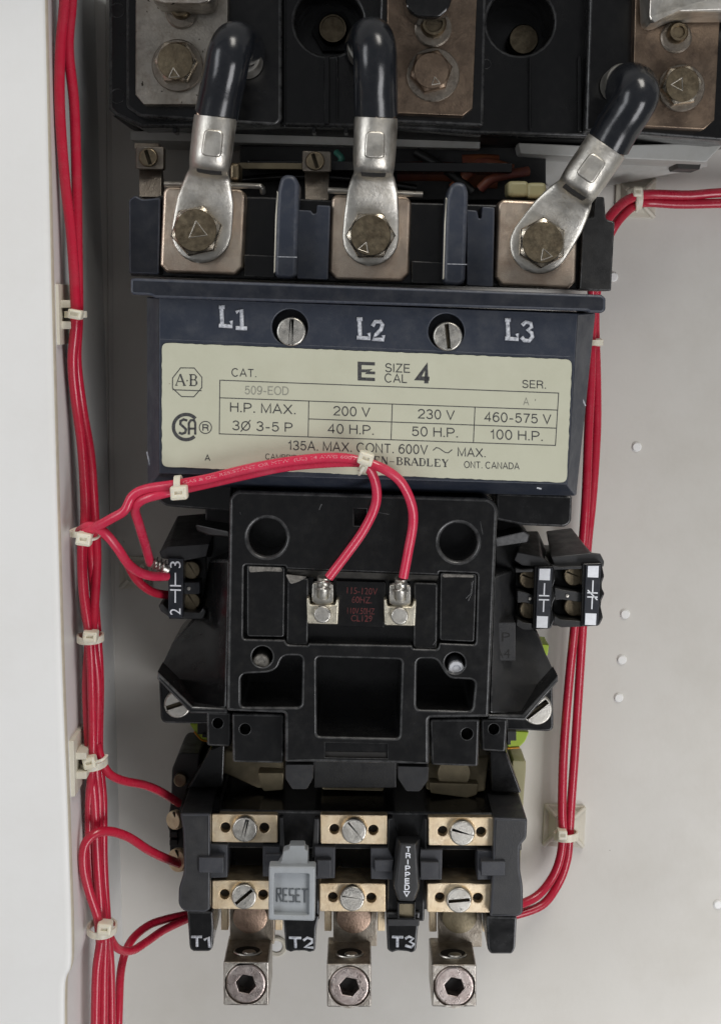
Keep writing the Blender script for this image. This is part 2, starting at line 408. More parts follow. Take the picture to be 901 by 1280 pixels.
mat('grey_button', (.315, .335, .35), .45, var=(.345, .365, .375), vscale=100, dust=(.21, .215, .21), dscale=240, damt=.3, bump=.1, bscale=1500)
mat('lime_tape', (.42, .58, .04), .4, rvar=.05)
mat('orange_edge', (.75, .33, .03), .4, rvar=.05)
mat('cream_plastic', (.36, .33, .18), .5, var=(.28, .255, .135), vscale=80)
mat('amber', (.26, .085, .03), .5, var=(.16, .04, .04), vscale=120, vmix=.9)
mat('phenolic', (.26, .22, .14), .45, .5, var=(.19, .155, .095), vscale=110, vmix=.9, dust=(.11, .09, .055), dscale=180, damt=.5, bump=.3, bscale=1500)
mat('strand', (.45, .33, .26), .35, 1, rvar=.05)
mat('putty', (.20, .19, .17), .9, var=(.07, .066, .06), vscale=700, vmix=.9, bump=.6, bscale=1500)
mat('grey_paint', (.44, .44, .42), .5, var=(.38, .37, .34), vscale=40, dust=(.26, .24, .2), dscale=90, damt=.4, bump=.1)
mat('pale_brass', (.74, .70, .58), .42, 1, var=(.62, .56, .43), vscale=180, vmix=.8, dust=(.36, .31, .22), dscale=300, damt=.45, bump=.3, bscale=1600)
mat('dull_washer', (.30, .27, .23), .45, 1, var=(.20, .17, .14), vscale=200, vmix=.9, bump=.4, bscale=1500)
mat('button_grime', (.085, .095, .105), .6, var=(.12, .135, .145), vscale=500, rvar=0)
mat('edge_cream', (.60, .55, .44), .6, var=(.40, .35, .27), vscale=200, rvar=.05)
mat('dusty_ledge', (.05, .047, .041), .85, var=(.022, .021, .019), vscale=350, vmix=.9, bump=.4)
mat('rosette', (.50, .51, .54), .7, var=(.32, .325, .34), vscale=500)
mat('teal_bit', (.05, .20, .15), .4, rvar=0)
mat('plug_white', (.85, .85, .83), .4, rvar=.05)
mat('dirty_tongue', (.36, .325, .275), .42, 1, var=(.25, .215, .17), vscale=90, vmix=.9, dust=(.12, .095, .07), dscale=170, damt=.7, bump=.4, bscale=1300)
mat('rivet_copper', (.40, .29, .225), .42, 1, var=(.28, .20, .15), vscale=120, vmix=.9, dust=(.16, .115, .08), dscale=260, damt=.6, bump=.4, bscale=1300)

# ================================================================== SETTING: enclosure
def struct(o): o['kind'] = 'structure'; return o
pv = [P(-420, -620, 0), P(1400, -620, 0), P(1400, 1800, 0), P(-420, 1800, 0)]
pv = [Vector((x, 0, z)) for x, z in ((-.117, .2425), (.42, .2425), (.42, -.45), (-.117, -.45))]
back_panel = struct(mk('back_panel', pv+[v+Vector((0, .003, 0)) for v in pv], [(0, 1, 2, 3), (7, 6, 5, 4), (0, 4, 5, 1), (1, 5, 6, 2), (2, 6, 7, 3), (3, 7, 4, 0)], 'enamel', smooth=False))
# side wall of the enclosure: front flange, rolled edge, wall running back to the panel
FD = 116
edge_px = [(55, -80), (57, 0), (65, 350), (73, 650), (79, 850), (85, 1000), (88, 1090), (90, 1150), (90, 1205), (84, 1222), (82, 1240), (82, 1300), (84, 1420), (88, 1700), (92, 2000)]
prof = []
rows = catmull([P(x, y, FD) for x, y in edge_px], 4)
V = []; F = []; FMw = []
zs = [v.z for v in rows]
ztop, zbot = zs[0], zs[-1]
wall_x = lambda z: -.1165+(.0035)*((.25-z)/.5)
nrow = len(rows)
cols = None
for v in rows:
    z = v.z; bx = wall_x(z)
    pts = [Vector((-.42, -FD/1000+.004, z)), Vector((-.30, -FD/1000, z)), Vector((v.x-.003, -FD/1000, z)), Vector((v.x-.0012, -FD/1000+.0002, z)), Vector((v.x-.0003, -FD/1000+.0008, z)), Vector((v.x, -FD/1000+.0022, z)),
           Vector((v.x-.0002, -FD/1000+.006, z)), Vector((v.x*.55+bx*.45, -.075, z)), Vector((bx, -.040, z)), Vector((bx, .004, z))]
    cols = len(pts); V.extend(pts)
for i in range(nrow-1):
    for j in range(cols-1):
        F.append((i*cols+j, i*cols+j+1, (i+1)*cols+j+1, (i+1)*cols+j)); FMw.append(1 if j in (4, 5) else 0)
side_wall = struct(mk('side_wall', V, F, 'white_enamel', ang=70, recalc=False, mats=['white_enamel', 'edge_cream'], fm=FMw))
# unseen roof above the picture, added to shade the top of the scene
rv = [Vector((x, y, z)) for z in (.243, .246) for x, y in ((-.13, -.138), (.42, -.138), (.42, .0), (-.13, .0))]
struct(mk('shade_roof', rv, [(3, 2, 1, 0), (4, 5, 6, 7), (0, 1, 5, 4), (1, 2, 6, 5), (2, 3, 7, 6), (3, 0, 4, 7)], 'white_enamel', smooth=False))
# folded rib on the back panel beside the side wall
struct(mk('panel_seam', *(lambda a: (a, [(0, 1, 2, 3), (3, 2, 5, 4)]))([P(131, -100, .2), P(142, 1400, .2), P(143.5, 1400, 1.4), P(132.5, -100, 1.4), P(138, -100, .2), P(149, 1400, .2)]), 'enamel', smooth=False, recalc=False))

# ================================================================== helpers for hardware
def slotted(name, px, py, d, r, slot_deg, parent, mat='steel', h=2.2, slotw=.16, dome=.5, slot_mat='dark_slot', fill=True):
    o = plate(name, circ(px, py, r, 28), d, d-h, mat, parent, r=min(.8, h*.4),
              holes=[(rot([(px-r*.90, py-r*slotw), (px+r*.90, py-r*slotw), (px+r*.90, py+r*slotw), (px-r*.90, py+r*slotw)], (px, py), slot_deg), d-1.3, .12)], hmat=slot_mat)
    return o
def hexbolt(px, py, d, r, deg, parent, tri=None, h=5.5, name='bolt', face='zinc_bolt', rim='zinc_rim', washer=None, cen=None, axis=(0, -1, 0)):
    """hex head, washer and stamped triangle; cen = pixel centre of the visible round face"""
    u = U(d, py); c = P(px, py, d); n = 36
    def hexr(k):
        a = 2*math.pi*k/n; m_ = (a % (math.pi/3))-math.pi/6
        return r*math.cos(math.pi/6)/math.cos(m_)
    def lp(f, h_): return [c+Vector((math.cos(2*math.pi*k/n+R(deg))*f(k)*u, -h_/1000, math.sin(2*math.pi*k/n+R(deg))*f(k)*u)) for k in range(n)]
    rc = r*.80
    b = loft(name, [lp(hexr, 0), lp(hexr, h-1.6), lp(lambda k: rc+(hexr(k)-rc)*.72, h-.9), lp(lambda k: rc*1.0, h-.25)], rim, parent, cap=(True, False), ang=25)
    rf = rc
    loft('bolt_face', [lp(lambda k: rf, h-.27), lp(lambda k: rf*.97, h-.02), lp(lambda k: rf*.9, h), lp(lambda k: rf*.02, h+.05)], face, b, cap=(False, True))
    if tri:
        tx, ty, tr, ta = tri
        q = [(px+tx+tr*math.cos(R(ta+120*k)), py+ty+tr*math.sin(R(ta+120*k))) for k in range(3)]
        V = []
        molded('stamped_mark', [[q[0], q[1]], [q[1], q[2]], [q[2], q[0]]], 1.5, d+h+.02, 'scratch', b, hgt=.15)
    if washer:
        wr, wx, wy = washer
        turned('washer', px+wx, py+wy, d-1.6, [(wr-1, 0), (wr, .3), (wr, 1.2), (wr-1.2, 1.6), (r*.7, 1.6)], 'dull_washer', parent)
    return b
def frame_at(ang):
    a = R(ang); return Vector((math.cos(a), 0, -math.sin(a))), Vector((math.sin(a), 0, math.cos(a)))
def tie(px, py, d, ang, a, b, w, head, label, hs=(8, 7), hd=0, tail=None, group='white nylon cable ties'):
    """nylon strap round a bundle running at image angle ang; a px half width, b mm half depth"""
    t = thing('cable_tie', label, 'cable tie', P(px, py, d), group)
    c = P(px, py, d); u = U(d, py); al, sd = frame_at(ang); tw = Vector((0, -1, 0)); n = 28; loops = []
    for k in range(n+1):
        th = 2*math.pi*k/n
        o_ = sd*math.cos(th)*a*u+tw*math.sin(th)*b/1000; nn = (sd*math.cos(th)/(a*u)+tw*math.sin(th)/(b/1000)).normalized()
        sk = al*(head[1]*.0)
        p = c+o_
        loops.append([p+al*w/2*u, p+al*w/2*u+nn*.0009, p-al*w/2*u+nn*.0009, p-al*w/2*u])
    loft('strap', loops, 'nylon', t, cap=(False, False), ang=50)
    hx, hy, hr = head
    pts = rot(rp([(hx-hs[0], hy-hs[1]), (hx+hs[0], hy-hs[1]), (hx+hs[0], hy+hs[1]), (hx-hs[0], hy+hs[1])], 2.5, 2), (hx, hy), hr)
    dd = d+b+hd
    hb = plate('head', pts, dd+3.2, dd-2.5, 'nylon', t, r=1.0,
               holes=[(rot([(hx-hs[0]*.45, hy-hs[1]*.3), (hx+hs[0]*.45, hy-hs[1]*.3), (hx+hs[0]*.45, hy+hs[1]*.15), (hx-hs[0]*.45, hy+hs[1]*.15)], (hx, hy), hr), dd+2.4, .3)])
    if tail:
        tube('tail', [P(*q) for q in tail], 1.9*u, 'nylon', t, n=8, flat=((0, 1, 0), .45))
    return t
def mount(px, py, d, s, deg, label, slope=0.0):
    """square adhesive tie mount: base, four-sided cradle with crossing ridges"""
    t = thing('cable_tie_mount', label, 'tie mount', P(px, py, d))
    q = rot([(px-s, py-s), (px+s, py-s), (px+s, py+s), (px-s, py+s)], (px, py), deg)
    plate('base', rp(q, 3, 2), d+1.6, d, 'mount', t, r=.4)
    m_ = rot([(px-s*.42, py-s*.42), (px+s*.42, py-s*.42), (px+s*.42, py+s*.42), (px-s*.42, py+s*.42)], (px, py), deg)
    for k in range(4):
        a, b, c_ = q[k], m_[k], q[k]
        tube('ridge', [P(a[0]*.93+px*.07, a[1]*.93+py*.07, d+1.6), P(b[0], b[1], d+5.2)], .0011, 'mount', t, n=8, smoothp=False)
    ins = [(a*.6+px*.4, b*.6+py*.4) for a, b in q]
    block('cradle', [(x, y, d+5.2) for x, y in m_], d+1, 'mount', t, .5, back=[(x*.8+px*.2, y*.8+py*.2, d+1.2) for x, y in q])
    return t

# round plugs in the back panel
for x, y, r, lab in ((766, 346, 5.2, 'small white round plug in grey panel just right of the contactor lip'),
                (795, 558.5, 5.4, 'small white round plug alone in the panel right of the nameplate'),
                (780.5, 767.5, 5.5, 'uppermost of three small white plugs in a column right of the wires'),
                (776.5, 824.5, 5.4, 'middle of three small white plugs in a column right of the wires'),
                (772.5, 872, 5.2, 'lowest of three small white plugs in a column right of the wires'),
                (896.5, 1130.5, 5.2, 'small white round plug at the right edge low on the panel')):
    o = turned('panel_plug', x, y, 0, [(r+.8, 0), (r+.6, .3), (r+.2, .35), (r, .7), (r-.8, .95), (0, 1.0)], 'plug_white', None, 20)
    tag(o, lab, 'plug', 'white plugs in the back panel')
t = thing('grommet', 'pale ringed grommet in the panel between the left lug and T2', 'grommet', P(346, 1182, 0))
turned('ring', 346, 1182, 0, [(13, 0), (13, 1.2), (11.5, 1.8), (8, 1.4), (7.5, .2)], 'mount', t)
turned('plug_centre', 346, 1182, 0, [(7.4, 0), (7.2, .8), (0, 1.0)], 'white_enamel', t)

# ================================================================== DISCONNECT BLOCK at the top
ds = thing('disconnect_switch', 'black moulded disconnect block with three bolted metal terminals along the top edge', 'disconnect switch', P(500, 60, 0))
plate('housing', [(136, -30), (735, -30), (735, 172), (596, 168), (480, 160), (352, 158), (178, 160), (145, 145), (136, 136)], 62, 8, 'black_plastic', ds, r=1.5,
      holes=[(circ(411, 27, 43, 30), 22, 1.2), (circ(650, 27, 42, 30), 22, 1.2)], edge='black_worn')
plate('pole_cover', rp([(158, -30), (352, -30), (352, 150), (345, 157), (175, 146), (158, 134)], 4, 3), 74, 60, 'black_plastic', ds, r=1.2, edge='black_worn')
plate('pole_cover', rp([(476, -30), (608, -30), (604, 158), (470, 152)], 4, 3), 74, 60, 'black_plastic', ds, r=1.2, edge='black_worn')
plate('pole_cover', rp([(737, -30), (960, -30), (950, 172), (900, 176), (800, 168), (731, 164)], 4, 3), 74, 30, 'black_plastic', ds, r=1.2, edge='black_worn')
for x0, x1, y1 in ((354, 357, 158), (405, 412, 155), (420, 423, 150), (661, 664, 162), (722, 727, 165)):
    box('rib', x0, (70 if x0 > 400 else -100), x1, y1, 65, 60, 'black_plastic', ds, .5)
block('skirt', [(140, 144, 56), (735, 172, 56), (735, 186, 40), (560, 182, 40), (182, 166, 40)], 8, 'black_matte', ds, .5)
block('mounting_rail', [(163, 163, 44), (600, 176, 44), (600, 186, 44), (163, 175, 44)], 6, 'grey_paint', ds, .6)
for x in (216, 260, 390, 430): box('notch_rib', x, 152, x+5, 166, 60, 50, 'black_plastic', ds, .4)
# recessed brass studs in the two round wells
turned('stud', 416.5, 40.5, 24, [(27, 0), (27, 3)], 'black_matte', ds, 6)
turned('stud', 416.5, 40.5, 26, [(18, 0), (18, 9), (16.5, 10), (14.5, 10), (14, 9.3), (0, 9.3)], 'zinc_bolt', ds)
turned('stud', 651.5, 53.5, 26, [(18.5, 0), (18.5, 8), (17, 9), (0, 9.3)], 'zinc_bolt', ds)
def faint(pts): return pts
for x, y, r in ((147, 13, 9), (147, 120, 9), (607, 80, 6)):
    molded('ejector_mark', [arc(x, y, r, 0, 360, 18)], 1.2, 62.05 if x < 200 else 62.05, 'black_worn', ds, .12)
# terminal plates
tp1 = plate('terminal_plate', [(170, -30), (285, -30), (284, 131), (180, 130.5), (169.5, 118)], 81, 74, 'tarnished_tin', ds, r=.5)
tp2 = plate('terminal_plate', [(484, -30), (597, -30), (590.5, 135), (578, 145), (483, 141)], 81, 74, 'brown_copper', ds, r=.5)
tp3 = plate('terminal_plate', [(794, -30), (902, -30), (892.5, 150), (879, 162), (790, 157)], 81, 74, 'brown_copper', ds, r=.5)
hexbolt(221.5, 79.5, 83, 27.5, 0, ds, tri=(-4, 13, 7.5, -95), washer=(32, 1, 3), h=6)
hexbolt(538, 91, 83, 27, 12, ds, tri=(6, 11, 6, 20), washer=(33, 3, 3), h=6, face='brown_copper', rim='brown_copper')
hexbolt(848.5, 108.5, 83, 26, 8, ds, tri=(-1, -3, 9.5, -62), washer=(29, 2, 2), h=6)
for x, y, r in ((227, 12, 13), (541, 32, 16), (844, 43, 12.5)):
    turned('washer', x, y+4, 81, [(r+7, 0), (r+7, 1.0), (r+5, 1.5), (r, 1.5)], 'dull_washer', ds)
    turned('stud', x, y, 82, [(r, 0), (r, 5), (r-2, 6), (r-5, 6), (r-6, 5), (0, 5)], 'zinc_bolt', ds)
# cast lug noses that hang into view at the top
block('lug_nose', [(188, -28, 104), (268, -28, 104), (264, 2, 104), (250, 6, 103), (206, 5, 103), (190, 1, 104)], 84, 'tarnished_tin', ds, 1.5)
block('lug_nose', [(506, -28, 104), (570, -28, 104), (562, 10, 104), (550, 24, 100), (518, 22, 100), (507, 8, 104)], 84, 'black_plastic', ds, 2.0)
block('lug_nose', [(812, -28, 106), (960, -28, 106), (960, 14, 106), (850, 15, 106), (818, 31, 98), (811, 24, 102)], 84, 'tinned_lug', ds, 2.0)

# grey cast bracket at the right below the disconnect
bk = thing('support_bracket', 'grey painted bracket ledge under the right end of the disconnect', 'bracket', P(780, 200, 0))
block('ledge', [(647, 178, 50), (735, 182, 50), (901, 178, 50), (901, 183, 50), (882, 203, 50), (700, 195, 50), (650, 192, 50)], 6, 'grey_paint', bk, 1.0)
block('gusset', [(662, 193, 30), (884, 200, 30), (884, 208, 18), (760, 232, 6), (700, 232, 6), (684, 232, 6)], 3, 'grey_paint', bk, .6)
block('clip', [(845, 202, 40), (876, 204, 40), (874, 212, 36), (846, 211, 36)], 20, 'black_matte', bk, .4)

# ================================================================== CONTACTOR
K = thing('contactor', 'dark blue and black three pole contactor with cream nameplate in the centre', 'contactor', P(450, 600, 0))
# ---- black boxes painting the shade between disconnect and contactor
box('gap_shade', 300, 182, 682, 250, 36, 4, 'black_matte', K, .5)
box('gap_shade', 310, 200, 640, 212, 52, 38, 'black_plastic', K, .5, sk=.012)
box('phenolic_strip', 298, 203, 378, 211, 55, 50, 'phenolic', K, .4, sk=.01)
for x0, x1, y0, y1, m_ in ((496, 566, 203, 227, 'amber'), (578, 622, 194, 236, 'amber')):  # amber tubes give an orange tint in the gap; no known part
    tube('amber_bit', [P(x0, (y0+y1)/2, 36), P((x0+x1)/2, (y0+y1)/2-1, 36), P(x1, (y0+y1)/2, 36)], (y1-y0)*.5*U(50), m_, K, n=14, flat=((0, 1, 0), .5))
for pts, r_, m_ in (([(300, 226, 44), (360, 221, 46), (440, 224, 46), (520, 236, 44)], 5, 'black_plastic'), ([(520, 190, 40), (560, 214, 44), (590, 240, 44)], 6, 'black_matte'), ([(420, 190, 44), (427, 198, 46), (424, 207, 44)], 4, 'teal_bit'),
                    ([(566, 236, 42), (588, 214, 44), (606, 204, 42), (640, 212, 40)], 7, 'amber'), ([(600, 236, 44), (618, 222, 46), (660, 214, 42)], 6, 'amber')):
    tube('gap_bit', [P(*q) for q in pts], r_*U(45), m_, K, n=10)  # assumed small tubes that fill the gap with dark and tinted spots
# ---- terminal base
plate('terminal_base', rp([(162, 262), (200, 244), (330, 246), (410, 250), (620, 256), (722, 262), (728, 276), (724, 362.5), (163, 345)], 3, 2), 84, 6, 'black_plastic', K, r=.8, edge='black_worn')
plate('end_block', rp([(161, 250), (169, 244), (178, 249), (201, 247), (199, 343.5), (161.5, 342)], 2.5, 2), 91, 80, 'navy_dark', K, r=.7, edge='navy_worn')
plate('end_block', rp([(728, 272), (741, 272), (743, 246), (755, 246), (757, 274), (768, 277), (763.5, 364), (724, 362.5)], 2.5, 2), 91, 60, 'black_matte', K, r=.7, edge='black_worn')
plate('inner_block', rp([(305, 318), (344, 319.5), (344, 347), (305, 346)], 2, 2), 89, 80, 'black_plastic', K, r=.5, edge='black_worn')
plate('inner_block', rp([(514, 326), (556, 328), (556, 355), (514, 354)], 2, 2), 89, 80, 'black_plastic', K, r=.5, edge='black_worn')
plate('inner_block', rp([(371, 262), (389, 263), (391, 267), (395, 267), (396, 256), (413, 257), (410, 350), (371, 349)], 2, 2), 96, 80, 'navy', K, r=.6, edge='navy_worn')
plate('inner_block', rp([(583, 262), (596, 263), (598, 273), (601, 273), (602, 258), (618, 259), (616, 359), (583, 357)], 2, 2), 96, 80, 'navy', K, r=.6, edge='navy_worn')
for pts, dx in (([(351, 222), (357, 218), (368, 219), (374, 229), (373, 262), (371, 345), (365, 349), (347, 348), (343, 342), (345, 270), (347, 238)], 0),
            ([(563, 231), (570, 227), (581, 229), (585, 240), (584, 268), (581, 352), (575, 357), (558, 356), (554, 350), (556, 280), (558, 246)], 0)):
    b = plate('phase_barrier', rp(pts, 4, 2), 103, 80, 'navy', K, r=1.6, edge='navy_worn')
    yy = 321 if pts[0][0] < 400 else 330
    x0 = pts[0][0]-6
    molded('scratch_line', [[(x0+2, yy), (x0+26, yy+.6)]], 1.0, 103.02, 'paint_scraped', b, .05)
    wr = plate('worn_edge', rp([(p[0]-.8, p[1]) for p in pts[-3:]]+[(pts[-1][0]+4, pts[-1][1]+8), (pts[-3][0]+4, pts[-3][1]-4)], 1, 1), 102.2, 100, 'mount', b, r=.3)
# thin arc runner strips standing behind the lugs
tube('arc_runner', [P(206, 230, 96), P(260, 231, 96), P(318, 232.5, 96), P(327, 234, 95), P(329, 241, 92)], 3.4*U(96), 'steel', K, n=8, flat=((0, 1, 0), 2.0))
tube('arc_runner', [P(410, 238, 96), P(470, 240, 96), P(528, 243, 96)], 3.6*U(96), 'steel', K, n=8, flat=((0, 1, 0), 2.0))
# copper terminal pads, bent over at the top
def pad(pts, bolt, bdeg, tri, washer):
    x0, y0, x1, y1, sk, dl, dr = pts
    q = [(x0+dl, y0+8), (x0+dl+5, y0+2), (x1+dr-6, y0+2+sk), (x1+dr, y0+9+sk), (x1, y1+sk-9), (x1-9, y1+sk), (x0+9, y1), (x0, y1-9)]
    p = plate('terminal_pad', rp(q, [3, 6, 6, 3, 2, 2, 2, 2], 3), 93, 84, 'copper', K, r=1.4)
    return p
pad((200, 231, 303, 341, 3, 4, 4), None, 0, None, None)
pad((411, 241, 511, 350, 2, 3, 3), None, 0, None, None)
pad((618, 247, 719, 357, 4, 4, 3), None, 0, None, None)
# small control clamps
def clamp(x0, y0, x1, y1, sx0, sx1, sy, label=None):
    c = box('control_clamp', x0, y0, x1, y1, 80, 74, 'dull_washer', K, .8, sk=.03)
    block('clamp_strap', [(sx0, y1-2, 75), (sx1, y1, 75), (sx1, sy, 82), (sx0, sy, 82)], 70, 'dull_washer', K, .4)
    slotted('clamp_screw', (x0+x1)/2-2, (y0+y1)/2, 83, 12, 72, c, mat='zinc_bolt')
    return c
clamp(169.5, 182, 205, 211, 174, 202, 246)
clamp(377.5, 188, 414, 214, 381, 411, 250)
block('control_clamp_cap', [(168, 178, 77), (199, 179, 77), (199, 186, 79), (168, 186, 79)], 70, 'dull_washer', K, .4)
plate('insulating_bead', rp(rect(287, 203, 300, 226), 5, 3), 84, 72, 'zinc_bolt', K, r=1.6)
for x0, x1, y0, y1 in ((634, 661, 226, 246), (658, 683, 228, 248)):
    plate('insulating_bead', rp(rect(x0, y0, x1, y1), 6, 3), 84, 72, 'cream_plastic', K, r=1.6)

# ---- arc cover
a0 = [(199, 372), (722, 392), (709, 606), (199, 592)]
a1 = [(183.5, 371), (744, 391), (720, 620), (184.5, 607)]
def dense(poly_): return poly_
f0 = [P(x, y, 118) for x, y in a0]; f1 = [P(x, y, 103) for x, y in a1]; f2 = [Vector((v.x, -.060, v.z)) for v in f1]
Vv = f0+f1+f2; Ff = [(11, 10, 9, 8)]
for k in (0, 4):
    for i in range(4): Ff.append((k+i, k+(i+1) % 4, k+4+(i+1) % 4, k+4+i))
arc_cover = mk('arc_cover', Vv, Ff, 'navy', K, mats=['navy', 'navy_worn'], bevel=(.7, 3, None))
plate('cover_face', [(198.6, 371.6), (722.4, 391.6), (709.4, 606.6), (198.6, 592.6)], 118, 104, 'navy', arc_cover, r=.6, edge='navy_worn',
      holes=[(circ(362.5, 409, 22.5, 32), 108, .5), (circ(557.5, 414.5, 22.5, 32), 108, .5)])
plate('cover_lip', rp([(163, 349), (168, 347.5), (752, 368.5), (757, 373), (756.5, 388), (752, 391.5), (736, 391), (734, 389), (194, 372.5), (188, 369.5), (166, 368.5), (163, 365)], 2, 2), 122, 90, 'navy_dark', K, r=1.0, edge='navy_worn')
# screws in counterbores
for x, y, hx, hy, a in ((364, 414.5, 362.5, 408.5, 93), (559.5, 420.5, 557.5, 414, 84)):
    slotted('screw', x, y, 119.0, 18.3, a, arc_cover, mat='steel', h=8, slotw=.12)
# moulded pole marks L1 L2 L3
def L_(x, y): return [[(x+2, y-24), (x+3, y-1)], [(x, y-24), (x+5, y-24)], [(x, y-1), (x+15, y), (x+14, y-6)]]
def one_(x, y): return [[(x+2, y-19), (x+8, y-22), (x+8.5, y+1)], [(x+2, y+1), (x+14, y+1.5)]]
def two_(x, y): return [[(x, y-17), (x+3, y-22), (x+9, y-22), (x+12, y-18), (x+10, y-12), (x+4, y-6), (x, y), (x+13, y+.5), (x+13, y-4)]]
def three_(x, y): return [[(x, y-19), (x+4, y-22.5), (x+10, y-21), (x+11, y-16), (x+6, y-12.5), (x+11, y-9), (x+12, y-4), (x+8, y+1), (x+2, y+.5), (x-1, y-3)]]
for f, x, y, gx in ((one_, 275, 408, 294), (two_, 447, 423, 466), (three_, 632, 424, 653)):
    molded('pole_mark', L_(x, y)+f(gx, y+1), 5.0, 118.2, 'paint_scraped', arc_cover, .45)
molded('moulded_line', [[(200, 424), (712, 446)]], 1.0, 118.02, 'navy_worn', arc_cover, .06)
for pts in ([(184, 565), (190, 590)], [(728, 500), (731, 507)], [(671, 610), (676, 611)]):
    molded('scuff', [pts], 2.0, 118.6 if pts[0][0] > 660 and pts[0][1] > 600 else 106, 'paint_scraped', arc_cover, .1)

# ---- nameplate
def ragged(pts, j, step=5):
    out = []
    for i, p in enumerate(pts):
        q = pts[(i+1) % len(pts)]; n = max(1, int(math.dist(p, q)/step))
        for k in range(n):
            t_ = k/n; out.append((p[0]+(q[0]-p[0])*t_+(random.uniform(-j, j) if 0 < k else 0), p[1]+(q[1]-p[1])*t_+(random.uniform(-j, j) if 0 < k else 0)))
    return out
np_ = plate('nameplate', ragged(rp([(202.5, 428.5), (714.5, 449.5), (708, 603.5), (202.5, 583.5)], 8, 4), .45), 118.55, 118, 'nameplate', K, r=.12)
A = ([], []); G = ([], []); DI = 118.62
sl = .0385
# table
ln = 1.05
TL, TR, BR, BL = (275.0, 475.2), (697.8, 491.3), (693.8, 556.8), (274.3, 542.3)
def lerp(a, b, t): return (a[0]+(b[0]-a[0])*t, a[1]+(b[1]-a[1])*t)
ribbon(A, [TL, TR, BR, BL], ln, True)
r1a, r1b = (274.9, 497.2), (696, 512.6)
ribbon(A, [r1a, r1b], ln)
ribbon(A, [(386, 501.3), (385.2, 545.9)], ln); ribbon(A, [(490.2, 505), (488.6, 549.4)], ln); ribbon(A, [(593.4, 508.9), (591.4, 553.4)], ln)
ribbon(A, [(385.6, 523.6), (694.9, 535.2)], ln)
# lines of print
def T(s, x0, y0, x1, h, off=0.0, acc=A, s_=sl): sans(acc, s, x0, y0, x1, h, s_, .125+off*2)
T('CAT.', 290, 470.2, 320.5, 9.7)
T('SER.', 652.5, 484.6, 682, 9.6)
T('509-EOD', 306.5, 492.6, 360.5, 10.2, -.006, G, .02)
T('A', 654, 506.2, 660.5, 9, -.01, G)
ribbon(G, [(669, 499), (668.4, 501)], 1)
T('H.P. MAX.', 288, 514.6, 369.5, 11.6)
T('3', 291, 537.2, 299.2, 11.3); T('O', 302, 537.7, 312.6, 11.0); ribbon(A, [(301, 539.5), (313.2, 525)], 1.2); T('3-5 P', 321, 538.2, 365.3, 11.3)
T('200 V', 417, 519.0, 462, 11.2); T('40 H.P.', 410, 541.2, 467, 11.4)
T('230 V', 522.5, 522.8, 567.5, 11.3); T('50 H.P.', 515, 544.6, 572, 11.4)
T('460-575 V', 605.5, 526.5, 688, 11.4); T('100 H.P.', 613, 548.5, 678, 11.6)
T('135A. MAX. CONT. 600V', 360.5, 562.0, 534, 11.2, 0, A, .033)
ribbon(A, [(541, 563), (545, 559.5), (548.5, 560.2), (556, 565.5), (560, 566), (565, 562)], 1.1)
T('MAX.', 572, 570.2, 606.5, 10.6)
T('ONT. CANADA', 580, 584.6, 648.5, 8.0, 0, A, .030)
T('CAMBRIDGE', 332, 573.8, 384, 6.6); T('A', 256.5, 575.6, 262.6, 7, .02)
T('SIZE', 481.5, 464.7, 512, 10.6); T('CAL', 481, 477.6, 508.5, 10.4)
sans(A, '4', 521.5, 478.8, 536.5, 22, sl, .24)
# bold E with the lightning notch
def E(pts): poly(A, [(447+x, 475.5+y+x*sl) for x, y in pts])
E([(0, -23.5), (4.8, -23.5), (4.8, 0), (0, 0)]); E([(4.7, -23.5), (21.5, -23.5), (21.5, -19.5), (4.7, -19.5)]); E([(4.7, -4), (21.5, -4), (21.5, 0), (4.7, 0)])
E([(4.7, -14), (13, -14.2), (12, -11.8), (21.8, -11.8), (21.8, -8.4), (9, -8.4), (11, -10.6), (4.7, -10.4)]); E([(11.5, -14.2), (18.5, -14.8), (13.5, -11.5)])
